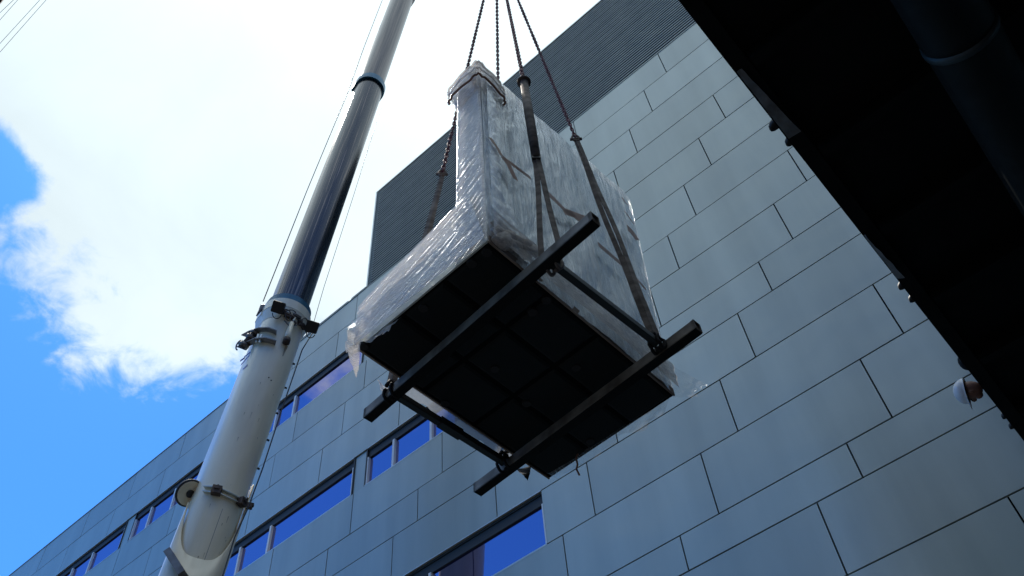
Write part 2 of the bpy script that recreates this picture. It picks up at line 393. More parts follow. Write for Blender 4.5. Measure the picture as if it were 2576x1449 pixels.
# building volume behind
mb = MB(); mb.box((XL+0.02, D+0.52, 0), (XR, D+24, zt-0.35)); mb.obj('building_core', M['joint'], bld)
mb = MB(); mb.box((XL+0.03, D+0.165, zt-0.35), (XR, D+24, zt-0.25)); mb.obj('roof_deck', M['roof'], bld)
mb = MB(); mb.box((XL, D-0.02, zt+0.002), (LXL, D+0.35, zt+0.03)); mb.obj('parapet_coping', M['panel'], bld)
REC = 0.085
for r, (vx, kinds) in WIN.items():
    z0, z1 = LZ[r+1], LZ[r]
    # window groups between blank infills
    i = 0
    while i < len(kinds):
        if kinds[i] == 1:
            x0, x1 = U(vx[i]), U(vx[i+1])
            mb = MB(); mb.box((x0+0.045, D+0.035, z0+GAP), (x1-0.045, D+0.09, z1-0.012)); mb.obj('infill_panel', M['panel'], bld)
            i += 1; continue
        j = i
        while j < len(kinds) and kinds[j] == 0: j += 1
        x0, x1 = U(vx[i]), U(vx[j])
        mb = MB()    # window frame: dark head soffit, jambs, sill back
        mb.box((x0, D+0.075, z1+0.010), (x1, D+REC+0.06, z1+0.025))
        mb.box((x0-0.04, D+0.01, z0), (x0, D+REC+0.06, z1)); mb.box((x1, D+0.01, z0), (x1+0.04, D+REC+0.06, z1))
        mb.box((x0+0.002, D+REC-0.03, z1-0.27), (x1-0.002, D+REC+0.05, z1-0.003)); mb.box((x0+0.002, D+0.035, z1-0.06), (x1-0.002, D+REC-0.033, z1-0.004))
        fr = mb.obj('window', M['darkframe'], bld)
        fr['label'] = 'ribbon window between grey panels'
        mb = MB(); mb.box((x0, D-0.012, z1-0.012), (x1, D+0.073, z1+0.008)); mb.sub('head_trim', M['alu'], fr)
        mb = MB(); mb.box((x0, D-0.004, z0-0.014), (x1, D+REC+0.05, z0+0.016)); mb.sub('sill', M['alu'], fr)
        for k in range(i, j+1):
            x = U(vx[k]); a = 0.032
            if k == i: xa, xb = x, x+a*1.2
            elif k == j: xa, xb = x-a*1.2, x
            else: xa, xb = x-a, x+a
            mb = MB(); mb.box((xa, D+0.02, z0+0.017), (xb, D+REC+0.01, z1-0.275)); mb.sub('mullion', M['mull'], fr)
            if k < j:
                xn = U(vx[k+1])
                mb = MB(); ya = D+REC
                tl = random.uniform(-0.002, 0.002)
                mb.quad((x+a+0.004, ya+0.011+tl, z0+0.02), (xn-a-0.004, ya+0.011-tl, z0+0.02), (xn-a-0.004, ya+0.011-tl, z1-0.004), (x+a+0.004, ya+0.011+tl, z1-0.004))
                mb.sub('pane', M['glass'], fr)
        i = j
# louvred plant storey
zb, zt2 = LZ[0], 2.636*D+EYE.z
mb = MB(); mb.box((LXL+0.062, D+0.11, zb+0.001), (XR, D+9, zt2-0.003)); mb.obj('plant_room', M['joint'], bld)
mb = MB(); nb = 43; st = (zt2-zb-0.10)/nb
for i in range(nb):
    z = zb+0.03+i*st
    n0 = len(mb.v); th = 0.012
    x0, x1 = LXL+0.06, XR
    ya, yb_ = D+0.0, D+0.075
    zo, zi = z, z+st*0.62
    pr = [(ya, zo), (ya, zo+0.056), (ya+0.012, zo+0.056), (ya+0.012, zo+0.004)]
    jit = random.uniform(-0.004, 0.004)
    for x in (x0, x1):
        for y, q in pr: mb.v.append(V3(x, y+jit, q+jit*0.6))
    for k in range(4): mb.f.append((n0+k, n0+(k+1) % 4, n0+4+(k+1) % 4, n0+4+k))
    mb.f.append((n0+3, n0+2, n0+1, n0)); mb.f.append((n0+4, n0+5, n0+6, n0+7))
o = mb.obj('louvre_blades', M['louvre'], bld); o['kind'] = 'stuff'
mb = MB(); mb.box((LXL, D-0.02, zb+0.035), (LXL+0.058, D+0.30, zt2)); mb.obj('corner_post', M['alu'], bld)
mb = MB(); mb.box((LXL+0.06, D-0.02, zt2-0.07), (XR, D+0.30, zt2)); mb.obj('top_trim', M['alu'], bld)
mb = MB(); mb.box((LXL+0.06, D-0.012, zb+0.004), (XR, D+0.30, zb+0.024)); mb.obj('base_flashing', M['panel'], bld)
# roof guard rails: separate bent hoops
xr = [(-1.276, -1.350), (-1.356, -1.50), (-1.506, -1.64), (-1.646, -1.78)]
for i, (a, b) in enumerate(xr):
    xa, xb = U(a), U(b); zr = zt+0.27; y = D+0.10
    mb = MB()
    mb.tube([(xa, y, zt+0.02), (xa, y, zr-0.09), (xa-0.025, y, zr-0.025), (xa-0.09, y, zr), (xb+0.09, y, zr), (xb+0.025, y, zr-0.025), (xb, y, zr-0.09), (xb, y, zt+0.02)], 0.03, 8)
    o = mb.obj('roof_rail', M['rail'], None, True)
    tag(o, ['dark bent guard rail on the parapet, touching the louvred storey', 'dark bent guard rail on the parapet, second from the louvres',
            'dark bent guard rail on the parapet, just right of the boom', 'dark bent guard rail on the parapet, hidden mostly behind the boom'][i], 'railing', 'guard rails on the parapet')

# ---------------------------------------------------------------- loading deck on the right
DZ = 6.8 + EYE.z
DX = -0.0475*6.8
def deckpt(p, dz=0.0): return onZ(p, DZ+dz)
deck = thing('loading_deck', 'black underside of a raised loading deck cutting across the right', 'platform', (4, 3, DZ))
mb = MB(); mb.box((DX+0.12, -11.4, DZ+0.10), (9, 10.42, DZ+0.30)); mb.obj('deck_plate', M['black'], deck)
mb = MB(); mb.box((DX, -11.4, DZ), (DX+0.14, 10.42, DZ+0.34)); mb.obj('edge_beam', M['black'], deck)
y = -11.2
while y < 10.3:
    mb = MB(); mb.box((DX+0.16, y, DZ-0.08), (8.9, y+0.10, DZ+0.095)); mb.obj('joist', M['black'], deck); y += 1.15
# round duct slung under the deck
A0, A1 = onZ((2240, 0), DZ-0.55), onZ((2560, 520), DZ-0.55)
dd = (A1-A0).normalized(); dn = V3(dd.y, -dd.x, 0)
cR = 0.27
P0 = A0 + dn*cR; 
duct = thing('round_duct', 'dark round duct with a light clamp band under the deck', 'duct', P0)
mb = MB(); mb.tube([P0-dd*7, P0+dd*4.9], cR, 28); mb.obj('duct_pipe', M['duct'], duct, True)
bt = onZ((2350, 190), DZ-0.8); tt = (bt-P0).dot(dd)
mb = MB(); bc = P0+dd*tt
mb.tube([bc-dd*0.03, bc+dd*0.03], cR+0.014, 28); mb.obj('clamp_band', M['band'], duct, True)
for k in (-5, -2.5, 2.8):
    mb = MB(); c = P0+dd*(tt+k); mb.tube([c-dd*0.03, c+dd*0.03], cR+0.012, 28); mb.obj('collar', M['duct'], duct, True)
    for sgn in (-1, 1):
        mb = MB(); mb.tube([c+dn*sgn*0.2+V3(0,0,0.15), c+dn*sgn*0.2+V3(0,0,0.75)], 0.012, 6); mb.obj('hanger_rod', M['duct'], duct)
# crumpled tarpaulin along the deck edge
def crumple(name, P, nu, nv, amp, sc_, seed, material, parent=None, nrm=None):
    """grid over the bilinear patch P[4] pushed along nrm by noise"""
    P = [Vector(p) for p in P]; vs = []; fs = []
    nn = nrm or (P[1]-P[0]).cross(P[3]-P[0]).normalized()
    for i in range(nu+1):
        for j in range(nv+1):
            u, v = i/nu, j/nv
            p = P[0]*(1-u)*(1-v)+P[1]*u*(1-v)+P[2]*u*v+P[3]*(1-u)*v
            q = Vector(p)*sc_ + Vector((seed, seed*1.7, 0))
            vs.append(p + nn*(amp*noise.fractal(q, 0.8, 2.1, 5)))
    for i in range(nu):
        for j in range(nv):
            a = i*(nv+1)+j; fs.append((a, a+nv+1, a+nv+2, a+1))
    return obj(name, vs, fs, material, parent, True)
e0, e1 = deckpt((1850, 180)).y, deckpt((1975, 352)).y
o = crumple('tarpaulin', [(DX+0.012, e0, DZ-0.02), (DX+0.012, e1, DZ-0.02), (DX+0.13, e1, DZ-0.04), (DX+0.06, e0, DZ-0.03)], 30, 5, 0.018, 5, 3, M['tarp'])
tag(o, 'grey crumpled tarpaulin folded under the deck edge', 'tarpaulin')
e0, e1 = deckpt((2170, 590)).y, deckpt((2250, 700)).y
o = crumple('rubber_sheet', [(DX+0.006, e0, DZ-0.015), (DX+0.006, e1, DZ-0.02), (DX+0.07, e1, DZ-0.07), (DX+0.02, e0, DZ-0.03)], 20, 4, 0.012, 6, 9, M['tarp'])
tag(o, 'narrow dark sheet sticking out of the deck edge above the boots', 'sheet')
# unseen building added out of frame to the right, cutting light on the facade
nb_ = thing('unseen_side_building', 'unseen concrete building at the far end of the deck, added to block light', 'building', (14, 0, 0))
mb = MB(); mb.box((9.05, -34, 0), (30, 9.0, 25)); mb.obj('side_blocker_walls', M['conc'], nb_)
mb = MB(); mb.box((9.0, -34.1, 25.002), (30.1, 9.1, 25.4)); mb.obj('side_blocker_roof', M['conc'], nb_)

dk = thing('unseen_rear_building', 'unseen concrete building added behind the viewer to shade the facade', 'building', (14, -20, 0))  # unseen block added behind the camera to darken the lower right facade
mb = MB(); mb.box((-6, -34, 0), (9.0, -11.5, 25)); mb.obj('rear_blocker_walls', M['conc'], dk)
mb = MB(); mb.box((-6.1, -34, 25.002), (8.98, -11.4, 25.3)); mb.obj('rear_blocker_roof', M['conc'], dk)

# ---------------------------------------------------------------- people on the deck
def skinned(name, joints, edges, radii, material, parent, root=0, sub_=2):
    me = bpy.data.meshes.new(name); me.from_pydata([tuple(Vector(j)-parent.location) for j in joints], edges, []); me.update()
    o = bpy.data.objects.new(name, me); C.objects.link(o); o.parent = parent
    me.materials.append(material)
    sm = o.modifiers.new('skin', 'SKIN')
    for i, r_ in enumerate(radii):
        sv = me.skin_vertices[0].data[i]; sv.radius = (r_, r_); sv.use_root = (i == root)
    sm.use_smooth_shade = True
    s2 = o.modifiers.new('subd', 'SUBSURF'); s2.levels = sub_; s2.render_levels = sub_
    return o
def ellipsoid(mb, c, ax, ay, az, nu=16, nv=10, v0=-1.0):
    n0 = len(mb.v); c = Vector(c)
    for j in range(nv+1):
        t = -math.pi/2*(-v0) + (math.pi/2*(1 - v0))*j/nv if v0 != -1 else -math.pi/2 + math.pi*j/nv
        for i in range(nu):
            p = 2*math.pi*i/nu
            mb.v.append(c + ax*(math.cos(t)*math.cos(p)) + ay*(math.cos(t)*math.sin(p)) + az*math.sin(t))
    for j in range(nv):
        for i in range(nu):
            a = n0+j*nu+i; b = n0+j*nu+(i+1) % nu; mb.f.append((a, b, b+nu, a+nu))
def head(pt, hc, up, fwd, r=0.105, helmet=True):
    up = up.normalized(); fwd = (fwd-up*fwd.dot(up)).normalized(); sd_ = fwd.cross(up)
    mb = MB(); ellipsoid(mb, hc, sd_*r*0.78, fwd*r*0.92, up*r*1.15)
    ellipsoid(mb, hc+fwd*r*0.55-up*r*0.62, sd_*r*0.5, fwd*r*0.42, up*r*0.42, 12, 8)     # jaw
    ellipsoid(mb, hc+fwd*r*0.98-up*r*0.12, sd_*r*0.16, fwd*r*0.22, up*r*0.26, 8, 6)     # nose
    for s_ in (-1, 1): ellipsoid(mb, hc+sd_*s_*r*0.80-up*r*0.1, sd_*r*0.10, fwd*r*0.2, up*r*0.3, 8, 6)
    h = mb.obj('head', M['skin'], pt, True)
    for s_ in (-1, 1):
        mb = MB(); ellipsoid(mb, hc+fwd*r*0.80+sd_*s_*r*0.34+up*r*0.08, sd_*r*0.13, fwd*r*0.08, up*r*0.08, 8, 6); mb.sub('eye', M['blackp'], h, True)
    mb = MB(); ellipsoid(mb, hc+fwd*r*0.90-up*r*0.60, sd_*r*0.30, fwd*r*0.06, up*r*0.05, 8, 6); mb.sub('mouth', M['cloth'], h, True)
    # hard hat: dome + brim
    mb = MB(); c = hc+up*r*0.38; nu, nv = 24, 9
    for j in range(nv+1):
        t = math.pi/2*j/nv
        for i in range(nu):
            p = 2*math.pi*i/nu
            rr = r*1.16*math.cos(t)*(1+0.03*abs(math.cos(p)))
            mb.v.append(c + sd_*(rr*0.93*math.cos(p)) + fwd*(rr*1.1*math.sin(p)) + up*(r*1.12*math.sin(t)))
    for j in range(nv):
        for i in range(nu):
            a = j*nu+i; b = j*nu+(i+1) % nu; mb.f.append((a, b, b+nu, a+nu))
    n0 = len(mb.v)
    for i in range(nu):
        p = 2*math.pi*i/nu; ext = 1.08 + 0.42*max(0, math.sin(p))**2
        mb.v.append(c + sd_*(r*1.16*0.93*math.cos(p)*1.08) + fwd*(r*1.16*1.1*math.sin(p)*ext) - up*(r*0.06+0.05*r*max(0, math.sin(p))))
        mb.f.append((i, n0+i, n0+(i+1) % nu, (i+1) % nu))
    mb.obj('hard_hat', M['helmet'], pt, True)
    mb = MB(); mb.tube([c+sd_*(r*1.0*math.cos(2*math.pi*i/20))+fwd*(r*1.12*math.sin(2*math.pi*i/20))-up*r*0.10 for i in range(20)], r*0.08, 6, closed=True)
    mb.obj('hat_band', M['blackp'], pt, True)
def boot(pt, heel, fwd, name='boot'):
    fwd = fwd.normalized(); s_ = V3(fwd.y, -fwd.x, 0); mb = MB(); L = 0.30
    prof = [(0.0, 0.040, 0.10), (0.06, 0.046, 0.115), (0.13, 0.046, 0.10), (0.20, 0.052, 0.075), (0.26, 0.050, 0.068), (0.295, 0.034, 0.055), (0.31, 0.012, 0.040)]
    n0 = 0
    for (t, w, h) in prof:
        for k in range(12):
            a = 2*math.pi*k/12; x = w*math.copysign(abs(math.cos(a))**0.7, math.cos(a)); z_ = h/2 + h/2*math.copysign(abs(math.sin(a))**0.6, math.sin(a))
            mb.v.append(Vector(heel) + fwd*(t-0.06) + s_*x + V3(0, 0, z_))
    for i in range(len(prof)-1):
        for k in range(12):
            a = i*12+k; b = i*12+(k+1) % 12; mb.f.append((a, b, b+12, a+12))
    mb.f.append(tuple(range(12))[::-1]); mb.f.append(tuple((len(prof)-1)*12+k for k in range(12)))
    mb.tube([Vector(heel)+fwd*0.02+V3(0,0,0.06), Vector(heel)+fwd*0.015+V3(0,0,0.26)], [0.048, 0.056], 12)
    return mb.obj(name, M['boot'], pt, True)
def hand(pt, w, dirn, palm, mat_):
    """palm block with four curled fingers and a thumb, grown as skinned chains"""
    dirn = dirn.normalized(); palm = (palm-dirn*palm.dot(dirn)).normalized(); s_ = dirn.cross(palm)
    J = [w, w+dirn*0.05, w+dirn*0.085]; E = [(0,1),(1,2)]; Rr = [0.028, 0.036, 0.036]
    for k, (off, ln) in enumerate(((-0.03, 0.072), (-0.010, 0.082), (0.011, 0.076), (0.031, 0.060))):
        b = w+dirn*0.085+s_*off; i = len(J)
        J += [b, b+dirn*ln*0.45+palm*0.010, b+dirn*ln*0.75+palm*0.034, b+dirn*ln*0.82+palm*0.058]
        E += [(2,i),(i,i+1),(i+1,i+2),(i+2,i+3)]; Rr += [0.011,0.010,0.0095,0.008]
    i = len(J); b = w+dirn*0.03-s_*0.034
    J += [b, b+dirn*0.03-s_*0.022+palm*0.012, b+dirn*0.06-s_*0.026+palm*0.03]; E += [(1,i),(i,i+1),(i+1,i+2)]; Rr += [0.014,0.012,0.010]
    return skinned('hand', J, E, Rr, mat_, pt, 0, 1)
TOP = DZ+0.345
# 1: man crouched at the lip, head hanging out over it
hc = onZ((2440, 982), DZ+0.30)
p1 = thing('person', 'worker in white hard hat and dark clothes leaning out over the deck edge', 'person', (hc.x+0.5, hc.y-0.1, TOP))
up = V3(-0.93, -0.16, 0.30); fw = V3(-0.12, 0.70, -0.62)
head(p1, hc, up, fw, 0.118)
sh = hc + V3(0.34, -0.10, 0.10); pel = V3(hc.x+0.78, hc.y-0.18, TOP+0.30)
el1 = onZ((2425, 915), DZ+0.42); el1.x = max(el1.x, DX-0.22); wr1 = V3(DX+0.02, el1.y-0.16, TOP+0.05)
el2 = sh+V3(-0.02, 0.36, -0.04); wr2 = V3(DX+0.06, sh.y+0.46, TOP+0.05)
kn1, kn2 = V3(DX+0.42, pel.y-0.32, TOP+0.10), V3(DX+0.46, pel.y+0.28, TOP+0.10)
an1, an2 = V3(DX+0.85, pel.y-0.30, TOP+0.08), V3(DX+0.88, pel.y+0.26, TOP+0.08)
J = [pel, pel.lerp(sh, 0.5)+V3(0,0,0.10), sh, hc+V3(0.15,-0.03,0.0), sh+V3(-0.02,-0.20,0.0), el1, wr1, sh+V3(-0.02,0.20,0.0), el2, wr2, pel+V3(0,-0.12,-0.05), kn1, an1, pel+V3(0,0.12,-0.05), kn2, an2]
E = [(0,1),(1,2),(2,3),(2,4),(4,5),(5,6),(2,7),(7,8),(8,9),(0,10),(10,11),(11,12),(0,13),(13,14),(14,15)]
skinned('work_clothes', J, E, [0.16,0.17,0.15,0.065,0.10,0.12,0.06,0.08,0.055,0.042,0.10,0.075,0.055,0.10,0.075,0.055], M['cloth'], p1)
hand(p1, wr1+V3(0.10,0,0), V3(-0.8, -0.1, -0.1), V3(0, 0, -1), M['glove']); hand(p1, wr2+V3(0.10,0,0), V3(-0.8, 0.1, -0.1), V3(0, 0, -1), M['glove'])
boot(p1, V3(an1.x+0.02, an1.y, TOP), V3(-0.6, -0.1, 0)); boot(p1, V3(an2.x+0.02, an2.y, TOP), V3(-0.6, 0.1, 0))
# 2-4: standing men, toes over the lip
def stander(pt_px, label, turn=0.0, lean=0.0):
    q = onZ(pt_px, DZ+0.30); ey = q.y
    toe = DX-0.055
    f = V3(-1, turn, 0).normalized(); s_ = V3(-f.y, f.x, 0)
    h1 = V3(toe, ey, TOP) - f*0.25; h2 = h1 + s_*0.24 + f*(-0.03)
    mid = (h1+h2)/2
    p = thing('person', label, 'person', (mid.x, mid.y, TOP), 'workers on the deck')
    H = lambda z_, fo=0.0, so=0.0: V3(mid.x, mid.y, TOP+z_) + f*fo + s_*so
    pel = H(0.92, 0.0); ch = H(1.30, 0.02+lean*0.3); ne = H(1.50, 0.03+lean*0.5)
    J = [pel, H(1.10, 0.02), ch, ne, H(1.42, lean*0.4, 0.19), H(1.16, 0.05, 0.27), H(0.90, 0.02, 0.25), H(1.42, lean*0.4, -0.19), H(1.16, 0.05, -0.27), H(0.90, 0.02, -0.25),
         H(0.86, 0, 0.10), V3(h2.x, h2.y, TOP+0.48)+f*0.03, V3(h2.x, h2.y, TOP+0.14), H(0.86, 0, -0.10), V3(h1.x, h1.y, TOP+0.48)+f*0.03, V3(h1.x, h1.y, TOP+0.14)]
    skinned('work_clothes', J, E, [0.15,0.14,0.16,0.065,0.085,0.06,0.042,0.085,0.06,0.042,0.10,0.07,0.055,0.10,0.07,0.055], M['cloth'], p)
    head(p, H(1.66, 0.07+lean*0.6), V3(0, 0, 1)+f*0.15*lean, f)
    hand(p, J[6], V3(0, 0, -1), s_, M['glove']); hand(p, J[9], V3(0, 0, -1), -s_, M['glove'])
    boot(p, h1, f); boot(p, h2, f)
stander((1988, 372), 'worker above the uppermost notch of the deck edge, two boot toes over it', 0.25)
stander((2295, 768), 'worker above the middle of the deck edge, boot toes just over it', 0.15)
stander((2560, 1080), 'worker nearest the wall, boot toe over the lowest bit of deck edge', 0.1)

# ---------------------------------------------------------------- mobile crane boom
BROT = -25
KB = 18.6/13      # the boom is drawn up at a smaller working scale, then set at full size about the eye
BA = at((527, 1326), 13.0); BT = at((1204, -523), 48.0)
ax = (BT-BA).normalized()
lean = V3(ax.x, ax.y, 0).normalized()
bu = (lean - ax*lean.dot(ax)).normalized(); bu = Matrix.Rotation(rad(BROT), 3, ax) @ bu; bw = ax.cross(bu)      # bu: underside, bw: side
def tpar(p):
    v = ray(p); d_ = BT-BA; a = d_.dot(d_); b = d_.dot(v); r0 = EYE-BA
    # closest approach
    t = (r0.dot(d_) - b*r0.dot(v))/(a - b*b); return t*d_.length
def prof(k, n=56):
    """unit boom section: round belly towards +u, flat sides, flat top; returns (u,w,normal-ish)"""
    pts = []
    for i in range(28): 
        a = -math.pi/2 + math.pi*i/27; pts.append((math.cos(a), math.sin(a)))
    rc = 0.22
    for i in range(1, 4): pts.append((-0.62*i/4, 1.0))
    for i in range(6):
        a = math.pi/2*i/5; pts.append((-(0.72-0) - rc*math.sin(a) + 0.02, 1-rc+rc*math.cos(a)))
    for i in range(1, 4): pts.append((-(0.92), (1-rc)*(1-2*i/4)))
    for i in range(6):
        a = math.pi/2*i/5; pts.append((-(0.72-0) - rc*math.cos(a) + 0.02, -(1-rc)-rc*math.sin(a)))
    for i in range(1, 4): pts.append((-0.62*(1-i/4), -1.0))
    return pts
PR = prof(0)
def section(mb, t0, t1, r0, r1=None, cap=True, steps=1):
    r1 = r1 or r0; n0 = len(mb.v); m_ = len(PR)
    for s_ in range(steps+1):
        k = s_/steps; c = BA + ax*(t0+(t1-t0)*k); r = r0+(r1-r0)*k
        for a, b in PR: mb.v.append(c + bu*(a*r) + bw*(b*r))
    for s_ in range(steps):
        for i in range(m_):
            a = n0+s_*m_+i; b = n0+s_*m_+(i+1) % m_; mb.f.append((a, b, b+m_, a+m_))
    if cap: mb.f.append(tuple(n0+i for i in range(m_))[::-1]); mb.f.append(tuple(n0+steps*m_+i for i in range(m_)))
def onboom(p, r):
    """first hit of the sight line with a round tube of radius r about the boom axis"""
    v = ray(p); w0 = EYE-BA; a_ = v - ax*v.dot(ax); b_ = w0 - ax*w0.dot(ax)
    A_, B_, C_ = a_.dot(a_), 2*a_.dot(b_), b_.dot(b_)-r*r
    disc = B_*B_-4*A_*C_
    t = (-B_ - math.sqrt(max(0, disc)))/(2*A_); P = EYE+v*t
    nn = (P-BA); nn = (nn-ax*nn.dot(ax)).normalized(); return P, nn
for k_ in ('boomwhite', 'boomdark', 'boommid'):      # run the grain of the steel along the boom
    t_ = M[k_].node_tree; mp_ = [n for n in t_.nodes if n.type == 'MAPPING'][0]; co_ = [n for n in t_.nodes if n.type == 'TEX_COORD'][0]
    m0 = t_.nodes.new('ShaderNodeMapping'); m0.inputs[2].default_value = ax.rotation_difference(V3(0, 0, 1)).to_euler()
    t_.links.new(co_.outputs['Object'], m0.inputs[0]); t_.links.new(m0.outputs[0], mp_.inputs[0])
crane = thing('crane_boom', 'telescopic crane boom, white base section and dark extended sections', 'crane', BA)
R0, R1, R2, R3 = 0.345, 0.297, 0.272, 0.24
tC = tpar((722, 775)) - 0.22; tR = tpar((925, 215)); tE = tpar((1012, -14))
mb = MB(); section(mb, -3.6, tC-0.05, R0, R0, steps=24); o = mb.obj('base_section', M['boomwhite'], crane, True)
mb = MB(); section(mb, tC-0.35, tC-0.12, R0+0.004, R0+0.05); section(mb, tC-0.12, tC+0.06, R0+0.054); mb.obj('head_collar', M['boomwhite'], crane, False)
mb = MB(); section(mb, tC+0.062, tC+0.20, R0+0.03); mb.obj('wear_ring', M['teal'], crane, False)
mb = MB(); section(mb, tC-0.5, tR-0.02, R1, R1, steps=30); mb.obj('second_section', M['boomdark'], crane, True)
mb = MB(); section(mb, tR-0.14, tR+0.02, R1+0.045); section(mb, tR+0.021, tR+0.10, R1+0.018); mb.obj('collar_ring', M['teal'], crane, False)
mb = MB(); section(mb, tR-0.4, tE, R2, R2, steps=16); mb.obj('third_section', M['boommid'], crane, True)
mb = MB(); section(mb, tE-0.05, tE+0.35, R2+0.05); mb.obj('tip_collar', M['boomlight'], crane, False)
mb = MB(); section(mb, tE-0.4, (BT-BA).length, R3, R3); mb.obj('fourth_section', M['boommid'], crane, True)
mb = MB(); c = BT; 
mb.obox(c+bu*0.25, bu*0.6, bw*0.06, ax*0.35); mb.obox(c+bu*0.25+bw*0.25, bu*0.6, bw*0.03, ax*0.35); mb.obox(c+bu*0.25-bw*0.25, bu*0.6, bw*0.03, ax*0.35)
mb.obj('sheave_head', M['boomwhite'], crane)
# long weld seams on the belly
for (pa, pb, r) in (((648, 1100), (610, 1300), R0), ((560, 1280), (500, 1449), R0), ((600, 1250), (560, 1449), R0)):
    A_, n1_ = onboom(pa, r+0.001); B_, n2_ = onboom(pb, r+0.001)
    mb = MB(); mb.tube([A_, A_.lerp(B_, .5), B_], 0.0028, 5); mb.obj('weld_seam', M['greyst'], crane)
# row of little bolts down the far side edge
tb = tC-0.9
while tb > -3:
    c = BA + ax*tb + bw*(R0*0.985) + bu*(R0*0.20)
    mb = MB(); mb.disc(c, bw, 0.016, 0.035, 8); mb.obj('bolt', M['blackp'], crane); tb -= 0.52
# belly sleeve with a U-shaped mouth near the foot of the picture
vd_ = (EYE-BA); AV = math.atan2(vd_.dot(bw), vd_.dot(bu)); tU = (onboom((517, 1412), R0)[0]-BA).dot(ax);
mb = MB(); m_ = 40; nrows = 6
for i in range(m_+1):
    a = -math.pi/2 + math.pi*i/m_
    k = (abs(a-AV)/(math.pi/2)); top = tU - 0.02 + 1.35*min(1.05, k)**2.6
    for j in range(nrows+1):
        t = -3.4 + (top+3.4)*j/nrows
        mb.v.append(BA + ax*t + bu*(math.cos(a)*(R0+0.022)) + bw*(math.sin(a)*(R0+0.022)))
for i in range(m_):
    for j in range(nrows):
        a = i*(nrows+1)+j; mb.f.append((a, a+nrows+1, a+nrows+2, a+1))
o = mb.obj('belly_sleeve', M['boomwhite'], crane, True)
s_ = o.modifiers.new('thick', 'SOLIDIFY'); s_.thickness = 0.02; s_.offset = 1
P, n_ = onboom((447, 1418), R0+0.05)
mb = MB(); mb.beam(onboom((425, 1390), R0+0.10)[0], onboom((462, 1449), R0+0.10)[0], 0.09, 0.16, n_); mb.obj('hinge_lug', M['greyst'], crane)
# head bracket pair with rollers (upper left of the white section)
def plate_arc(pxs, r, h, name, material, th=0.018, out=0.0):
    """curved fin standing off the boom along a run of sight points"""
    mb = MB(); pts = [onboom(p, r) for p in pxs]; n0 = 0
    for P, nn in pts:
        for q in (0.0, h):
            for w_ in (-th/2, th/2): mb.v.append(P + nn*q + ax*w_)
    k = len(pts)
    for i in range(k-1):
        a = i*4; b = a+4
        for f in ((a, a+2, b+2, b), (a+1, b+1, b+3, a+3), (a+2, a+3, b+3, b+2), (a, b, b+1, a+1)): mb.f.append(f)
    mb.f.append((0, 1, 3, 2)); e = (k-1)*4; mb.f.append((e, e+2, e+3, e+1))
    return mb.obj(name, material, crane)
plate_arc([(622, 848), (640, 838), (660, 834), (680, 835), (695, 842)], R0, 0.10, 'bracket_fin', M['greyst'])
plate_arc([(612, 878), (632, 868), (650, 862), (670, 861), (692, 868)], R0, 0.11, 'bracket_fin', M['greyst'])
mb = MB()
c1 = at((612, 870), (onboom((625, 866), R0)[0]-EYE).length-0.02); c2 = at((640, 838), (onboom((645, 838), R0)[0]-EYE).length-0.10)
mb.tube([c1, c2], 0.055, 14); br = mb.obj('guide_roller', M['rust'], crane, True)
mb = MB(); dd_ = (c2-c1).normalized(); mb.tube([c1-dd_*0.02, c1+dd_*0.04], 0.085, 16); mb.tube([c1.lerp(c2, .55), c1.lerp(c2, .72)], 0.08, 16); mb.tube([c2-dd_*0.02, c2+dd_*0.03], 0.07, 14); mb.sub('roller_flange', M['greyst'], br, True)
mb = MB(); q1 = onboom((650, 842), R0+0.06)[0]; q2 = onboom((645, 862), R0+0.06)[0]; mb.tube([q1, q2], 0.02, 8)
q1 = onboom((658, 842), R0+0.06)[0]; q2 = onboom((653, 862), R0+0.06)[0]; mb.tube([q1, q2], 0.02, 8); mb.obj('bracket_bar', M['alu'], crane)
mb = MB()
cc = at((603, 868), (onboom((625, 866), R0)[0]-EYE).length)
mb.tube([cc + (CX*math.cos(a)*0.05 + ax*math.sin(a)*0.11) for a in [math.pi*0.45+math.pi*1.0*i/10 for i in range(11)]], 0.012, 8); mb.obj('guard_hoop', M['rail'], crane, True)
# second bracket, lower belly
plate_arc([(516, 1228), (535, 1229), (552, 1232), (575, 1243), (600, 1256), (613, 1262)], R0, 0.055, 'clamp_fin', M['alu'], 0.014)
plate_arc([(514, 1240), (535, 1243), (555, 1247), (578, 1258), (600, 1268), (612, 1276)], R0, 0.055, 'clamp_fin', M['alu'], 0.014)
for p, sc2 in (((545, 1237), 1.0), ((604, 1264), 0.9), ((621, 1272), 0.6)):
    P, nn = onboom(p, R0+0.03 if p[0] < 610 else R0+0.04); sdv = ax.cross(nn)
    mb = MB(); mb.obox(P+nn*0.03, sdv*0.062*sc2, ax*0.058*sc2, nn*0.045)
    mb.obox(P+nn*0.06+ax*0.02, sdv*0.04*sc2, ax*0.02, nn*0.03); mb.tube([P+nn*0.05-ax*0.07*sc2, P+nn*0.05+ax*0.075*sc2], 0.016, 8)
    mb.obj('clamp_block', M['rust'], crane)
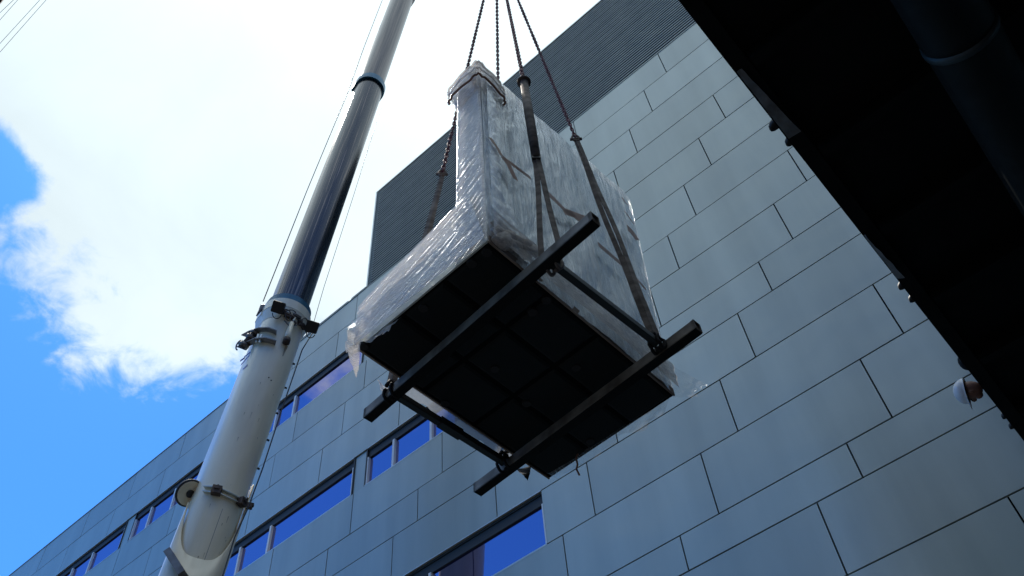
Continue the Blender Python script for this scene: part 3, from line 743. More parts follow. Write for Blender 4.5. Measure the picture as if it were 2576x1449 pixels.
# hydraulic cylinder and fittings under the head
P1, n1_ = onboom((721, 857), R0+0.055); P2, n2_ = onboom((734, 812), R0+0.055)
mb = MB(); mb.tube([P1, P1.lerp(P2, .3), P2], [0.052, 0.055, 0.04], 12); cy = mb.obj('small_cylinder', M['boomwhite'], crane, True)
mb = MB(); mb.tube([P1-(P2-P1).normalized()*0.05, P1+(P2-P1)*0.12], 0.058, 12); mb.sub('rusty_end', M['rust'], cy, True)
mb = MB(); P3, _ = onboom((742, 800), R0+0.06); mb.tube([P2, P3], 0.018, 8); mb.sub('piston_rod', M['alu'], cy, True)
P, nn = onboom((717, 880), R0+0.0025); mb = MB(); sdv = ax.cross(nn)
mb.v = [P+sdv*0.03+ax*0.10, P-sdv*0.03+ax*0.10, P-sdv*0.008-ax*0.14, P+sdv*0.006-ax*0.14]; mb.f = [(0, 1, 2, 3)]; mb.obj('rust_streak', M['streak'], crane)
for p in ((682, 957), (676, 950)):
    P, nn = onboom(p, R0+0.001); mb = MB(); mb.disc(P, nn, 0.011, 0.006, 8); mb.obj('rivet', M['rust'], crane)
random.seed(5)
for i in range(26):
    px_ = random.uniform(0.12, 0.9); py_ = random.uniform(930, 1430)
    xl = 640-(py_-930)*0.37; p = (xl+px_*118, py_)
    P, nn = onboom(p, R0+0.0018); sdv = ax.cross(nn); ln = random.uniform(0.02, 0.11); w_ = random.uniform(0.002, 0.006); mb = MB()
    mb.v = [P+sdv*w_+ax*0.01, P-sdv*w_+ax*0.01, P-sdv*w_*0.3-ax*ln, P+sdv*w_*0.3-ax*ln]; mb.f = [(0, 1, 2, 3)]
    mb.obj('grease_run', M['streak'], crane)
# fittings cluster: valve blocks, hoses
random.seed(11)
for p, a, b in (((732, 800), 0.05, 0.03), ((745, 797), 0.07, 0.025), ((752, 812), 0.03, 0.05), ((722, 795), 0.045, 0.04), ((760, 822), 0.05, 0.03), ((772, 828), 0.04, 0.035), ((738, 815), 0.03, 0.03), ((714, 787), 0.04, 0.035)):
    P, nn = onboom(p, R0+0.02); sdv = ax.cross(nn); mb = MB(); t_ = random.uniform(-.5, .5)
    u_ = sdv*math.cos(t_)+ax*math.sin(t_); v_ = -sdv*math.sin(t_)+ax*math.cos(t_)
    mb.obox(P+nn*0.02, u_*a, v_*b, nn*0.03); mb.tube([P+nn*0.05-u_*a*0.8, P+nn*0.05+u_*a*0.8], 0.014, 8); mb.obj('valve_block', M['rust'] if p[0] != 745 else M['greyst'], crane)
def hose(pxs, r=0.009, off=0.07):
    pts = [onboom(p, R0+off)[0] for p in pxs]; fine = []
    for i in range(len(pts)-1):
        p0, p1_, p2_, p3 = pts[max(i-1, 0)], pts[i], pts[i+1], pts[min(i+2, len(pts)-1)]
        for k in range(5):
            t = k/5; fine.append(0.5*((2*p1_)+(p2_-p0)*t+(2*p0-5*p1_+4*p2_-p3)*t*t+(3*p1_-p0-3*p2_+p3)*t**3))
    fine.append(pts[-1]); mb = MB(); mb.tube(fine, r, 6); mb.obj('hose', M['cable'], crane, True)
hose([(706, 788), (715, 778), (728, 782), (732, 794), (726, 806), (718, 798), (722, 782), (735, 780), (745, 786)])
hose([(745, 800), (755, 806), (768, 800), (775, 812), (766, 826), (772, 838)])
hose([(735, 806), (742, 818), (756, 814), (762, 806)], 0.007)
hose([(715, 806), (724, 816), (731, 824), (733, 832)], 0.008)
# two black flood lamps with wire hoops
for p, nm, off in (((702, 773), 'left', R0+0.16), ((787, 822), 'right', R0+0.14)):
    P, nn = onboom(p if nm == 'left' else (768, 812), off)
    if nm == 'right': P = at(p, (P-EYE).length+0.05); nn = (-CF*0.6+CX*0.6).normalized()
    rgt = (CX*0.9 - CU*0.28).normalized(); dwn = (-CU*0.93 - CX*0.30).normalized(); nn = rgt.cross(dwn)
    mb = MB(); w_, h_ = 0.105, 0.098
    n0 = 0
    for q, sc3 in ((-0.07, 0.8), (0.05, 1.0), (0.08, 0.97)):
        for i_, j_ in ((-1, -.85), (-.85, -1), (.85, -1), (1, -.85), (0.95, .85), (.8, 1), (-.8, 1), (-0.95, .85)):
            mb.v.append(P + rgt*(w_*i_*sc3) + dwn*(h_*j_*sc3) - nn*q*1.0)
    for s3 in range(2):
        for i_ in range(8): a = s3*8+i_; b = s3*8+(i_+1) % 8; mb.f.append((a, b, b+8, a+8))
    mb.f.append(tuple(range(8))[::-1]); mb.f.append(tuple(range(16, 24)))
    lamp = mb.obj('flood_lamp', M['blackp'], crane)
    mb = MB(); c = P + dwn*(h_+0.015)
    mb.tube([c + rgt*(0.07*math.cos(a)) + dwn*(0.075*math.sin(a)) for a in [math.pi*i/14 for i in range(15)]], 0.008, 6); mb.sub('wire_hoop', M['cable'], lamp, True)
    mb = MB(); Q, qn = onboom((722, 792) if nm == 'left' else (768, 818), R0+0.02); mb.tube([P+dwn*0.03, Q], 0.018, 6); mb.sub('lamp_arm', M['cable'], lamp)
# small lug on the collar, upper left
mb = MB(); Q = BA+ax*(tC-0.05)-bw*(R0+0.08)+bu*0.02
Q = at((662, 772), (onboom((672, 775), R0)[0]-EYE).length)
mb.obox(Q, CX*0.05, CF*0.03, ax*0.06); mb.tube([Q-ax*0.05-CX*0.02, Q-ax*0.22-CX*0.05], [0.03, 0.012], 8); mb.obj('collar_lug', M['greyst'], crane)
# blue lettering remnants wrapped round the side edge
for i, (pa, pb, wd) in enumerate((((606, 918), (628, 893), 0.030), ((610, 930), (622, 918), 0.022), ((614, 898), (630, 886), 0.022), ((604, 908), (616, 900), 0.025))):
    A_, na = onboom(pa, R0+0.012); B_, nb2 = onboom(pb, R0+0.006); mb = MB(); s3 = ax.cross(na)
    mb.v = [A_+ax*wd, A_-ax*wd, B_-ax*wd, B_+ax*wd]; mb.f = [(0, 1, 2, 3)]; mb.obj('blue_lettering', M['blue'], crane)
# cable drum behind the left edge
Dc = at((478, 1242), (onboom((515, 1240), R0)[0]-EYE).length+0.30)
dn_ = (CF*0.55 - CX*0.45 + CU*0.1).normalized()
mb = MB(); mb.disc(Dc, dn_, 0.17, 0.05, 28); dr = mb.obj('cable_drum', M['boomwhite'], crane)
mb = MB(); mb.tube([Dc-dn_*0.012, Dc-dn_*0.002], 0.055, 16); mb.sub('drum_hub', M['cable'], dr)
mb = MB(); x_ = dn_.orthogonal().normalized(); y_ = dn_.cross(x_)
mb.tube([Dc+dn_*0.03+(x_*math.cos(2*math.pi*i/28)+y_*math.sin(2*math.pi*i/28))*0.175 for i in range(28)], 0.022, 8, closed=True); mb.sub('drum_rim', M['cable'], dr, True)
# ropes and thin lines along the boom
def line_thing(name, label, cat, pts, r, m_, group=None):
    mb = MB(); mb.tube(pts, r, 6); return tag(mb.obj(name, m_, None, True), label, cat, group)
dC = (BA+ax*tC-EYE).length; dR = (BA+ax*tR-EYE).length; dE = (BA+ax*(tE+6)-EYE).length
line_thing('steel_line', 'thin steel line left of the boom, from white collar up past the dark ring', 'cable', [at((662, 758), dC), at((772, 480), (dC+dR)/2), at((873, 237), dR), at((916, 118), dR*1.12), at((985, -60), dE)], 0.009, M['cable'], 'lines along the boom')
line_thing('steel_line', 'faint thin line right of the boom, over the bright sky', 'cable', [at((789, 812), dC), at((815, 722), dC*1.06), at((890, 490), (dC+dR)/2), at((962, 259), dR)], 0.005, M['cable'], 'lines along the boom')
line_thing('hoist_cable', 'dark cable hanging down the right side of the white section', 'cable', [at((786, 838), dC-.2), at((760, 880), dC-.6), at((705, 1042), dC-1.6), at((660, 1180), dC-2.3), at((623, 1280), dC-2.7), at((590, 1352), dC-2.9), at((560, 1449), dC-3.3), at((530, 1560), dC-3.7)], 0.010, M['cable'], 'lines along the boom')
def full_size(o):
    o.location = EYE + (o.location-EYE)*KB; o.scale = (KB, KB, KB)
for o in [crane] + [o for o in C.objects if o.parent is None and o.get('group') == 'lines along the boom']: full_size(o)
BTF = EYE + (BT-EYE)*KB
# ---------------------------------------------------------------- suspended load
ZB = 7.0 + EYE.z
cN, cL, cR_, cB = [onZ(p, ZB) for p in ((1228, 612), (905, 880), (1692, 1000), (1370, 1192))]
load = thing('wrapped_machine', 'tall machine on a low base, wrapped in clear plastic film and hanging', 'crate', ((cN+cB)/2))
ux = (cL-cN).normalized(); vy = ((cR_-cN)+(cB-cL)).normalized(); upz = V3(0, 0, 1)
Wd, Ln = (cL-cN).length, (cR_-cN).length
def LP(u, v, z): return cN + ux*u + vy*v + upz*z          # load frame: u to the left, v away, z up
# underside
mb = MB(); mb.obox(LP(Wd/2, Ln/2, 0.065), ux*Wd/2, vy*Ln/2, upz*0.045); mb.obj('base_plate', M['groove'], load)
cu = [0, 0.335*Wd, 0.66*Wd, Wd]; cv = [0, 0.30*Ln, 0.56*Ln, 0.80*Ln, Ln]
for i in range(3):
    for j in range(4):
        mb = MB(); g_ = 0.028; u0, u1, v0, v1 = cu[i]+g_, cu[i+1]-g_, cv[j]+g_, cv[j+1]-g_
        n0 = 0; e = 0.03
        for (du, dz_) in ((0, 0.019), (e, 0.0)):
            for a, b in ((u0+du, v0+du), (u1-du, v0+du), (u1-du, v1-du), (u0+du, v1-du)): mb.v.append(LP(a, b, dz_))
        for k in range(4): mb.f.append((k, (k+1) % 4, 4+(k+1) % 4, 4+k))
        mb.f.append((4, 5, 6, 7)); mb.obj('underside_panel', M['under'], load)
for p in ((1225, 635), (1187, 663), (1375, 755), (1340, 785), (1245, 928), (1120, 1015), (1485, 1110), (1065, 775), (915, 872), (1325, 1015), (1450, 925)):
    q = onZ(p, ZB); mb = MB(); mb.tube([V3(q.x, q.y, ZB+0.02), V3(q.x, q.y, ZB-0.012)], [0.055, 0.048], 16); mb.obj('foot_pad', M['padm'], load)
# skid edge boards
for nm, a, b in (('skid_board', LP(-0.012, 0.0, 0.06), LP(-0.012, Ln, 0.06)), ('skid_board', LP(Wd+0.012, 0.0, 0.06), LP(Wd+0.012, Ln, 0.06))):
    mb = MB(); mb.beam(a, b, 0.02, 0.11); mb.obj(nm, M['wood'], load)
mb = MB(); mb.beam(LP(0, -0.012, 0.06), LP(Wd, -0.012, 0.06), 0.02, 0.10); mb.obj('skid_board', M['alu'], load)
# bodies
SW = 0.36; HB = 0.90
mb = MB(); mb.obox(LP(Wd*0.5, Ln*0.5, 0.11+HB*0.36), ux*(Wd*0.47), vy*(Ln*0.48), upz*HB*0.36); mb.obj('machine_base', M['body'], load)
def prism(mb, u0, u1, poly):
    n0 = len(mb.v); k = len(poly)
    for u in (u0, u1):
        for v, z in poly: mb.v.append(LP(u, v, z))
    mb.f.append(tuple(n0+i for i in range(k))); mb.f.append(tuple(n0+k+i for i in range(k))[::-1])
    for i in range(k): mb.f.append((n0+i, n0+k+i, n0+k+(i+1) % k, n0+(i+1) % k))
TOPN, TOPF = 4.20, 4.72
mb = MB(); prism(mb, 0.035, SW-0.02, [(0.04, 0.12), (Ln-0.02, 0.12), (Ln+0.30, 3.2), (Ln+0.40, TOPF-0.25), (Ln+0.28, TOPF-0.03), (0.14, TOPN-0.04)]); mb.obj('machine_cabinet', M['body'], load)
# wrinkled shrink-film skins
def wrinkle(p, d1, seed, f1=2.2, f2=9.0, a1=0.03, a2=0.012):
    q = Vector(p); along = q.dot(d1); per = q - d1*along
    s1 = noise.noise(per*f1*1.0 + d1*along*f1*0.25 + V3(seed, 0, 0))
    s2 = 1-abs(noise.noise(per*f2 + d1*along*f2*0.12 + V3(0, seed, 0)))*2
    s3 = noise.noise(per*f2*2.3 + d1*along*f2*0.3 + V3(0, 0, seed))
    return a1*s1 + a2*s2 + a2*0.4*s3
def skin_patch(name, P, nu, nv, nrm, d1, seed, material, a1=0.03, a2=0.012, off=0.03, f1=2.2, f2=9.0, part=load, edge_fall=0.06, hem=0.0):
    P = [Vector(p) for p in P]; vs = []; fs = []; d1 = Vector(d1).normalized()
    for i in range(nu+1):
        for j in range(nv+1):
            u, v = i/nu, j/nv
            p = P[0]*(1-u)*(1-v)+P[1]*u*(1-v)+P[2]*u*v+P[3]*(1-u)*v
            e = min(1, min(u, 1-u)/edge_fall) if edge_fall else 1
            if hem and j == 0: p = p - upz*(hem*abs(noise.noise(p*2.5)))
            vs.append(p + nrm*(off*0.4+off*0.6*e + wrinkle(p, d1, seed, f1, f2, a1, a2)*(0.3+0.7*e)))
    for i in range(nu):
        for j in range(nv):
            a = i*(nv+1)+j; fs.append((a, a+nv+1, a+nv+2, a+1))
    return obj(name, vs, fs, material, part, True)
RX = -ux; NY = -vy
# right face of the tall cabinet (towards the deck)
skin_patch('side_film', [LP(0.0, -0.02, 0.02), LP(0, Ln-0.02, 0.02), LP(0, Ln+0.46, TOPF-0.05), LP(0, 0.10, TOPN)], 70, 90, RX, (vy*0.5+upz).normalized(), 3.3, M['film'], 0.022, 0.009, 0.03)
# near narrow face, cream creased wrap
skin_patch('end_film', [LP(-0.02, -0.02, 0.0), LP(SW+0.06, -0.02, 0.0), LP(SW+0.02, 0.07, TOPN-0.1), LP(-0.02, 0.07, TOPN-0.02)], 40, 220, NY, (ux*-1.0+upz*0.75).normalized(), 8.1, M['filmw'], 0.010, 0.009, 0.02, 2.5, 15)
# left face of cabinet above the base, and its top and far end
skin_patch('back_film', [LP(SW, -0.02, 0.8), LP(SW, Ln-0.02, 0.8), LP(SW, Ln+0.46, TOPF-0.05), LP(SW, 0.10, TOPN)], 40, 40, ux, upz, 5.7, M['filmw'])
skin_patch('top_film', [LP(-0.01, 0.08, TOPN), LP(SW+0.01, 0.08, TOPN), LP(SW+0.01, Ln+0.46, TOPF-0.05), LP(-0.01, Ln+0.46, TOPF-0.05)], 14, 60, upz, vy, 2.7, M['filmw'])
skin_patch('far_film', [LP(SW, Ln, 0.1), LP(-0.01, Ln, 0.1), LP(-0.01, Ln+0.46, TOPF-0.05), LP(SW, Ln+0.46, TOPF-0.05)], 12, 60, vy, upz, 1.7, M['film'])
# low base: near face, top slope, left, far
bz = [(SW, 0.90), (0.78, 0.93), (1.0, 0.84), (Wd-0.06, 0.76), (Wd+0.03, 0.60)]
def strip_patch(name, bot, top, nrm, nu, nv, d1, seed, material, a1, a2, off, f1=2.2, f2=9):
    """patch between two polylines with the same number of points"""
    vs = []; fs = []; k = len(bot)-1
    for i in range(nu+1):
        t = i/nu*k; a = min(int(t), k-1); w = t-a
        b = Vector(bot[a]).lerp(Vector(bot[a+1]), w); tt_ = Vector(top[a]).lerp(Vector(top[a+1]), w)
        for j in range(nv+1):
            p = b.lerp(tt_, j/nv); vs.append(p + nrm*(off+wrinkle(p, d1.normalized(), seed, f1, f2, a1, a2)))
    for i in range(nu):
        for j in range(nv):
            a = i*(nv+1)+j; fs.append((a, a+nv+1, a+nv+2, a+1))
    return obj(name, vs, fs, material, load, True)
strip_patch('base_front_film', [LP(-0.02, -0.02, 0.03), LP(0.5, -0.02, 0.03), LP(1.0, -0.03, 0.02), LP(1.5, -0.03, 0.0), LP(Wd+0.03, -0.03, 0.03)],
            [LP(SW*0.5, -0.02, 1.05), LP(0.62, -0.02, 0.96), LP(0.98, -0.02, 0.88), LP(1.5, -0.02, 0.80), LP(Wd+0.02, -0.02, 0.66)], NY, 180, 60, (ux*-1.0+upz*0.35), 4.2, M['filmw'], 0.016, 0.010, 0.04, 2.2, 15)
strip_patch('base_top_film', [LP(SW-0.05, -0.05, 1.0), LP(0.62, -0.05, 0.95), LP(1.0, -0.05, 0.87), LP(1.5, -0.05, 0.79), LP(Wd+0.03, -0.05, 0.64)],
            [LP(SW-0.05, Ln, 1.0), LP(0.62, Ln, 0.95), LP(1.0, Ln, 0.87), LP(1.5, Ln, 0.79), LP(Wd+0.03, Ln, 0.64)], upz, 24, 40, vy, 6.2, M['filmw'], 0.02, 0.012, 0.0)
skin_patch('base_left_film', [LP(Wd, -0.03, 0.02), LP(Wd, Ln+0.02, 0.02), LP(Wd, Ln+0.02, 0.66), LP(Wd, -0.03, 0.66)], 40, 12, ux, vy, 7.7, M['filmw'], 0.02, 0.012, 0.03)
skin_patch('base_far_film', [LP(Wd, Ln, 0.05), LP(0, Ln, 0.05), LP(0, Ln, 0.9), LP(Wd, Ln, 0.66)], 30, 12, vy, upz, 9.7, M['filmw'], 0.02, 0.012, 0.02)
# bundled hood of film and tape round the near top end
hood = MB(); nu = 44; rows = [(3.44, 0.00), (3.54, 0.025), (3.64, 0.06), (3.74, 0.035), (3.85, 0.075), (3.95, 0.04), (4.05, 0.06), (4.16, 0.02), (4.26, -0.02), (4.42, -0.08), (4.54, -0.14)]
def hood_pt(t, off, z):
    # rectangle loop around u in [0,SW], v in [0,.85]
    a = 2*math.pi*t; cu_, cv_ = SW/2, 0.20
    x = math.copysign(abs(math.cos(a))**0.35, math.cos(a))*(SW/2+0.03+off); y = math.copysign(abs(math.sin(a))**0.35, math.sin(a))*(0.20+off)
    return LP(cu_+x, cv_+y, z + 0.06*math.sin(a*2+1) + 0.03*noise.noise(V3(t*9, z*5, 1)))
for z, off in rows:
    for i in range(nu):
        w_ = 0.05*noise.noise(V3(i*0.7, z*4, 4))+0.02*noise.noise(V3(i*2.1, z*9, 2)); hood.v.append(hood_pt(i/nu, off+w_, z))
for j in range(len(rows)-1):
    for i in range(nu):
        a = j*nu+i; b = j*nu+(i+1) % nu; hood.f.append((a, b, b+nu, a+nu))
hood.f.append(tuple((len(rows)-1)*nu+i for i in range(nu)))
hood.obj('film_hood', M['filmw'], load, True)
for z, rr in ((3.62, 0.022), (3.80, 0.014), (3.96, 0.018)):
    mb = MB(); mb.tube([hood_pt(i/36, 0.085+0.01*math.sin(i*2.1+z*7), z+0.035*math.sin(i*0.35+z*3)+0.015*math.sin(i*1.3+z)) for i in range(36)][4:34], rr*0.75, 6)
    mb.obj('film_roll_strand', M['filmw'] if rr != 0.022 else M['tape'], load, True)
# brown tape bands on the right face
def tape(pxs, w, x_off=0.115):
    pts = []
    xp = LP(-x_off, 0, 0).x
    for p in pxs:
        v = ray(p); n_ = RX; base = LP(-x_off, 0, 0); t = (base-EYE).dot(n_)/v.dot(n_); pts.append(EYE+v*t)
    mb = MB(); d_ = (pts[-1]-pts[0]).normalized(); mb.ribbon(pts, RX.cross(d_), w*1.9, 0.004); mb.obj('tape_band', M['tape'], load)
tape([(1233, 346), (1250, 370), (1262, 392)], 0.035); tape([(1264, 394), (1280, 415), (1297, 452)], 0.05)
tape([(1266, 396), (1300, 422), (1335, 448)], 0.035)
tape([(1365, 474), (1395, 502), (1425, 532), (1478, 552)], 0.055); tape([(1418, 532), (1440, 540), (1470, 562)], 0.05)
tape([(1505, 614), (1535, 640), (1572, 671)], 0.05); tape([(1572, 671), (1600, 700), (1625, 728)], 0.03)
tape([(1578, 572), (1590, 584), (1604, 604)], 0.09); tape([(1565, 497), (1572, 508), (1581, 517)], 0.02); tape([(1571, 530), (1582, 546), (1595, 564)], 0.015)
# hanging flaps of loose film
def flap(P, nu, nv, seed, material, amp=0.05, name='loose_film'):
    P = [Vector(p) for p in P]; nn = (P[1]-P[0]).cross(P[3]-P[0]).normalized(); vs = []; fs = []
    for i in range(nu+1):
        for j in range(nv+1):
            u, v = i/nu, j/nv; p = P[0]*(1-u)*(1-v)+P[1]*u*(1-v)+P[2]*u*v+P[3]*(1-u)*v
            rag = 0.10*noise.noise(V3(u*7, seed, 0))*v
            vs.append(p + nn*(amp*noise.fractal(p*4+V3(seed, 0, 0), 0.9, 2.0, 4)) + (P[3]-P[0]).normalized()*rag)
    for i in range(nu):
        for j in range(nv): a = i*(nv+1)+j; fs.append((a, a+nv+1, a+nv+2, a+1))
    return obj(name, vs, fs, material, load, True)
pz = lambda p, dz_=0.0: onZ(p, ZB+dz_)
flap([pz((882, 800), .6), pz((912, 842), .1), pz((893, 946), -.36), pz((872, 880), -.1)], 10, 14, 1.0, M['filmw'], 0.05)
flap([pz((1010, 795), .02), pz((915, 858), .02), pz((935, 862), -.10), pz((975, 832), -.16)], 16, 8, 2.0, M['filmw'], 0.05)
flap([pz((950, 955), .03), pz((1000, 985), .03), pz((985, 1000), -.10), pz((952, 965), -.14)], 8, 8, 5.0, M['filmw'], 0.06)
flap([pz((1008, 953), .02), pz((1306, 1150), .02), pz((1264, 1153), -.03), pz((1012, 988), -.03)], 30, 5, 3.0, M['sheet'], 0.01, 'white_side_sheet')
flap([LP(0.0, Ln-0.1, 0.55), pz((1690, 1000), .03), pz((1740, 1000), -.12), pz((1776, 966), -.10)], 12, 12, 4.0, M['filmt'], 0.09)
flap([pz((1375, 1190), .02), pz((1685, 1002), .02), pz((1672, 1038), -.10), pz((1402, 1206), -.10)], 40, 8, 6.0, M['filmt'], 0.012)
flap([pz((1300, 1182), .02), pz((1338, 1175), .02), pz((1326, 1206), -.25), pz((1320, 1196), -.22)], 6, 8, 8.0, M['cloth'], 0.03, 'torn_black_flap')
mb = MB(); mb.tube([pz((1454, 1142), 0), pz((1449, 1152), -.05), pz((1453, 1168), -.12), pz((1450, 1180), -.15), pz((1458, 1196), -.2)], 0.012, 6); mb.obj('loose_tie', M['tape'], load)
# bright gathered film near the lower near corner, and at the right base edge
def lump(pa, pb, seed, m_, x_off=0.09, rr=(0.05, 0.11), z_n=9):
    v = ray(pa); n_ = RX; base = LP(-x_off, 0, 0); A_ = EYE+v*((base-EYE).dot(n_)/v.dot(n_)); v = ray(pb); B_ = EYE+v*((base-EYE).dot(n_)/v.dot(n_))
    mb = MB(); pts = [A_.lerp(B_, i/z_n) + upz*0.03*noise.noise(V3(i*0.8, seed, 0)) for i in range(z_n+1)]
    rad_ = [rr[0]+(rr[1]-rr[0])*abs(noise.noise(V3(i*1.3, seed, 5)))*1.6 for i in range(z_n+1)]; rad_[0] *= .4; rad_[-1] *= .4
    mb.tube(pts, rad_, 10)
    for i, q in enumerate(mb.v): q += (q-LP(0, 0, 0)).normalized()*0.01*noise.noise(q*12)
    mb.obj('gathered_film', m_, load, True)
lump((1238, 578), (1335, 622), 1.0, M['filmw'], 0.06); lump((1240, 600), (1350, 640), 2.0, M['filmw'], 0.05); lump((1236, 560), (1290, 600), 2.6, M['filmw'], 0.03, (0.03, 0.06))
strip_patch('base_side_film', [LP(-0.03, 0.0, 0.06), LP(-0.04, Ln*0.5, 0.05), LP(-0.03, Ln, 0.06)], [LP(-0.03, 0.0, 0.50), LP(-0.05, Ln*0.5, 0.48), LP(-0.03, Ln+0.03, 0.50)], RX, 70, 14, vy, 12.0, M['filmw'], 0.03, 0.02, 0.05)

def ragged(name, z0, z1, w0, w1, seed, m_):
    vs = []; fs = []; nz_ = 80; nv_ = 10
    for i in range(nz_+1):
        k = i/nz_; z_ = z0+(z1-z0)*k
        wd = (w0+(w1-w0)*k)*(0.75+0.9*abs(noise.noise(V3(z_*6, seed, 0)))+0.35*noise.noise(V3(z_*19, seed, 2)))
        for j in range(nv_+1):
            v_ = wd*j/nv_; p = LP(-0.075, v_ + 0.12*max(0, k-0.0)*0.9, z_ - 0.35*v_)
            vs.append(p + RX*(0.012+0.02*noise.noise(p*9)*(j/nv_+0.3)))
    for i in range(nz_):
        for j in range(nv_): a = i*(nv_+1)+j; fs.append((a, a+1, a+nv_+2, a+nv_+1))
    return obj(name, vs, fs, m_, load, True)
ragged('edge_film', 0.55, 3.7, 0.20, 0.16, 4.0, M['filmb'])
ragged('edge_film', 0.18, 1.0, 0.75, 0.10, 9.0, M['filmb'])
# ---------------------------------------------------------------- lifting beams and spreader bars
Zb1 = ZB-0.15
def bar(name, pa, pb, w, h, m_, label, zc, group, ext=0.0):
    a, b = onZ(pa, zc), onZ(pb, zc); d_ = (b-a).normalized(); x = V3(d_.y, -d_.x, 0); L = (b-a).length; mb = MB()
    e = 0.003; c0 = (a+b)/2
    t = thing(name, label, 'beam', c0, group)
    # hollow section: bevelled long box with open dark ends
    prof_ = []
    for sx, sz in ((-1, -1), (1, -1), (1, 1), (-1, 1)):
        pts_ = [(sx*(w/2-e*2), sz*h/2), (sx*w/2, sz*(h/2-e*2))]
        if (sx, sz) in ((1, -1), (-1, 1)): prof_ += pts_
        else: prof_ += pts_[::-1]
    for q in (-L/2, L/2):
        for u, v in prof_: mb.v.append(c0 + d_*q + x*u + upz*v)
    for k in range(8): mb.f.append((k, (k+1) % 8, 8+(k+1) % 8, 8+k))
    mb.obj('box_section', m_, t)
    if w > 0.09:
        mb = MB(); mb.obox(c0-upz*(h/2+0.006), x*(w/2-0.004), d_*(L/2-0.01), upz*0.005); mb.obj('underside_shade', M['black'], t)  # black strip added so the beam's underside reads as shaded
    for q in (-1, 1):
        mb = MB(); mb.obox(c0+d_*(q*(L/2-0.03)), x*(w/2-0.009), d_*0.004, upz*(h/2-0.009)); mb.obj('end_plate', M['beamd'] if q < 0 else M['beam'], t)
        mb = MB()
        for u in (-1, 1): mb.beam(c0+d_*(q*(L/2-0.02))+x*u*(w/2-0.005)-upz*(h/2), c0+d_*(q*(L/2-0.02))+x*u*(w/2-0.005)+upz*(h/2), 0.010, 0.04, d_)
        mb.obj('end_rim', m_, t)
    return t, a, b, x
GB = 'lifting beams under the machine'
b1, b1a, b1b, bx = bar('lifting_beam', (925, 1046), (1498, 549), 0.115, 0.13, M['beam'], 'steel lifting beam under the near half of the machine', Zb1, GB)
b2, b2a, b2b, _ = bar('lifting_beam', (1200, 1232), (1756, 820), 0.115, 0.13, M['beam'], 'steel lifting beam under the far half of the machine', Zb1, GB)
GS = 'spreader bars between the beam ends'
s1, s1a, s1b, _ = bar('spreader_bar', (985, 985), (1268, 1162), 0.075, 0.085, M['beamd'], 'dark spreader bar joining the left ends of both beams', Zb1+0.02, GS)
s2, s2a, s2b, _ = bar('spreader_bar', (1392, 662), (1652, 862), 0.075, 0.085, M['beamd'], 'dark spreader bar joining the right ends, below the wrapped side', Zb1+0.02, GS)
mb = MB(); c = s1a.lerp(s1b, .5); d_ = (s1b-s1a).normalized(); mb.obox(c, V3(d_.y, -d_.x, 0)*0.046, d_*0.16, upz*0.05); mb.obj('sleeve_joint', M['beamd'], s1)
for t_, pt in ((b1, s1a), (b1, s2a), (b2, s1b), (b2, s2b)):
    d_ = (b1b-b1a).normalized(); mb = MB(); c = V3(pt.x, pt.y, Zb1)
    # sling wrapped round the beam
    for k in (-0.06, 0.05):
        loop = [c + d_*(k+0.012*math.sin(i)) + bx*(0.058*math.copysign(abs(math.cos(2*math.pi*i/16))**.5, math.cos(2*math.pi*i/16))) + upz*(0.070*math.copysign(abs(math.sin(2*math.pi*i/16))**.5, math.sin(2*math.pi*i/16))) for i in range(16)]
        mb.tube(loop, 0.018, 8, closed=True)
    mb.tube([c+d_*0.0+upz*0.06+bx*0.07, c+upz*0.16+bx*0.03, c+upz*0.15-bx*0.05, c+upz*0.02-bx*0.09, c-upz*0.08-bx*0.02], 0.024, 8)
    mb.obj('sling_choke', M['strap'] if t_ is b1 and pt is s2a else M['cloth'], t_, True)

# ---------------------------------------------------------------- hook, chains, slings
hv_ = ray((1248, -132)); cc = (cN+cB)/2
tH = ((cc.x*hv_.x+cc.y*hv_.y) / (hv_.x**2+hv_.y**2)); HK = EYE+hv_*tH
hk = thing('hook_block', 'crane hook block holding the four chains above the picture', 'hook', HK)
mb = MB(); mb.obox(HK+V3(0,0,0.9), V3(.22,0,0), V3(0,.12,0), V3(0,0,.32)); mb.tube([HK+V3(0,0,.6), HK+V3(0,0,.3)], 0.05, 10); mb.obj('block_body', M['hook'], hk)
mb = MB(); mb.tube([HK+V3(0.16*math.sin(a), 0, 0.14+0.16*math.cos(a)) for a in [i*math.pi*1.6/12 for i in range(13)]], [0.045]*10+[0.04, 0.03, 0.015], 10); mb.obj('hook', M['rust'], hk, True)
mb = MB(); 
for k in (-0.1, 0.1): mb.tube([HK+V3(k,0,1.2), V3(BTF.x+k+0.9, BTF.y, BTF.z)], 0.014, 6)
mb.obj('hoist_rope', M['cable'], hk)
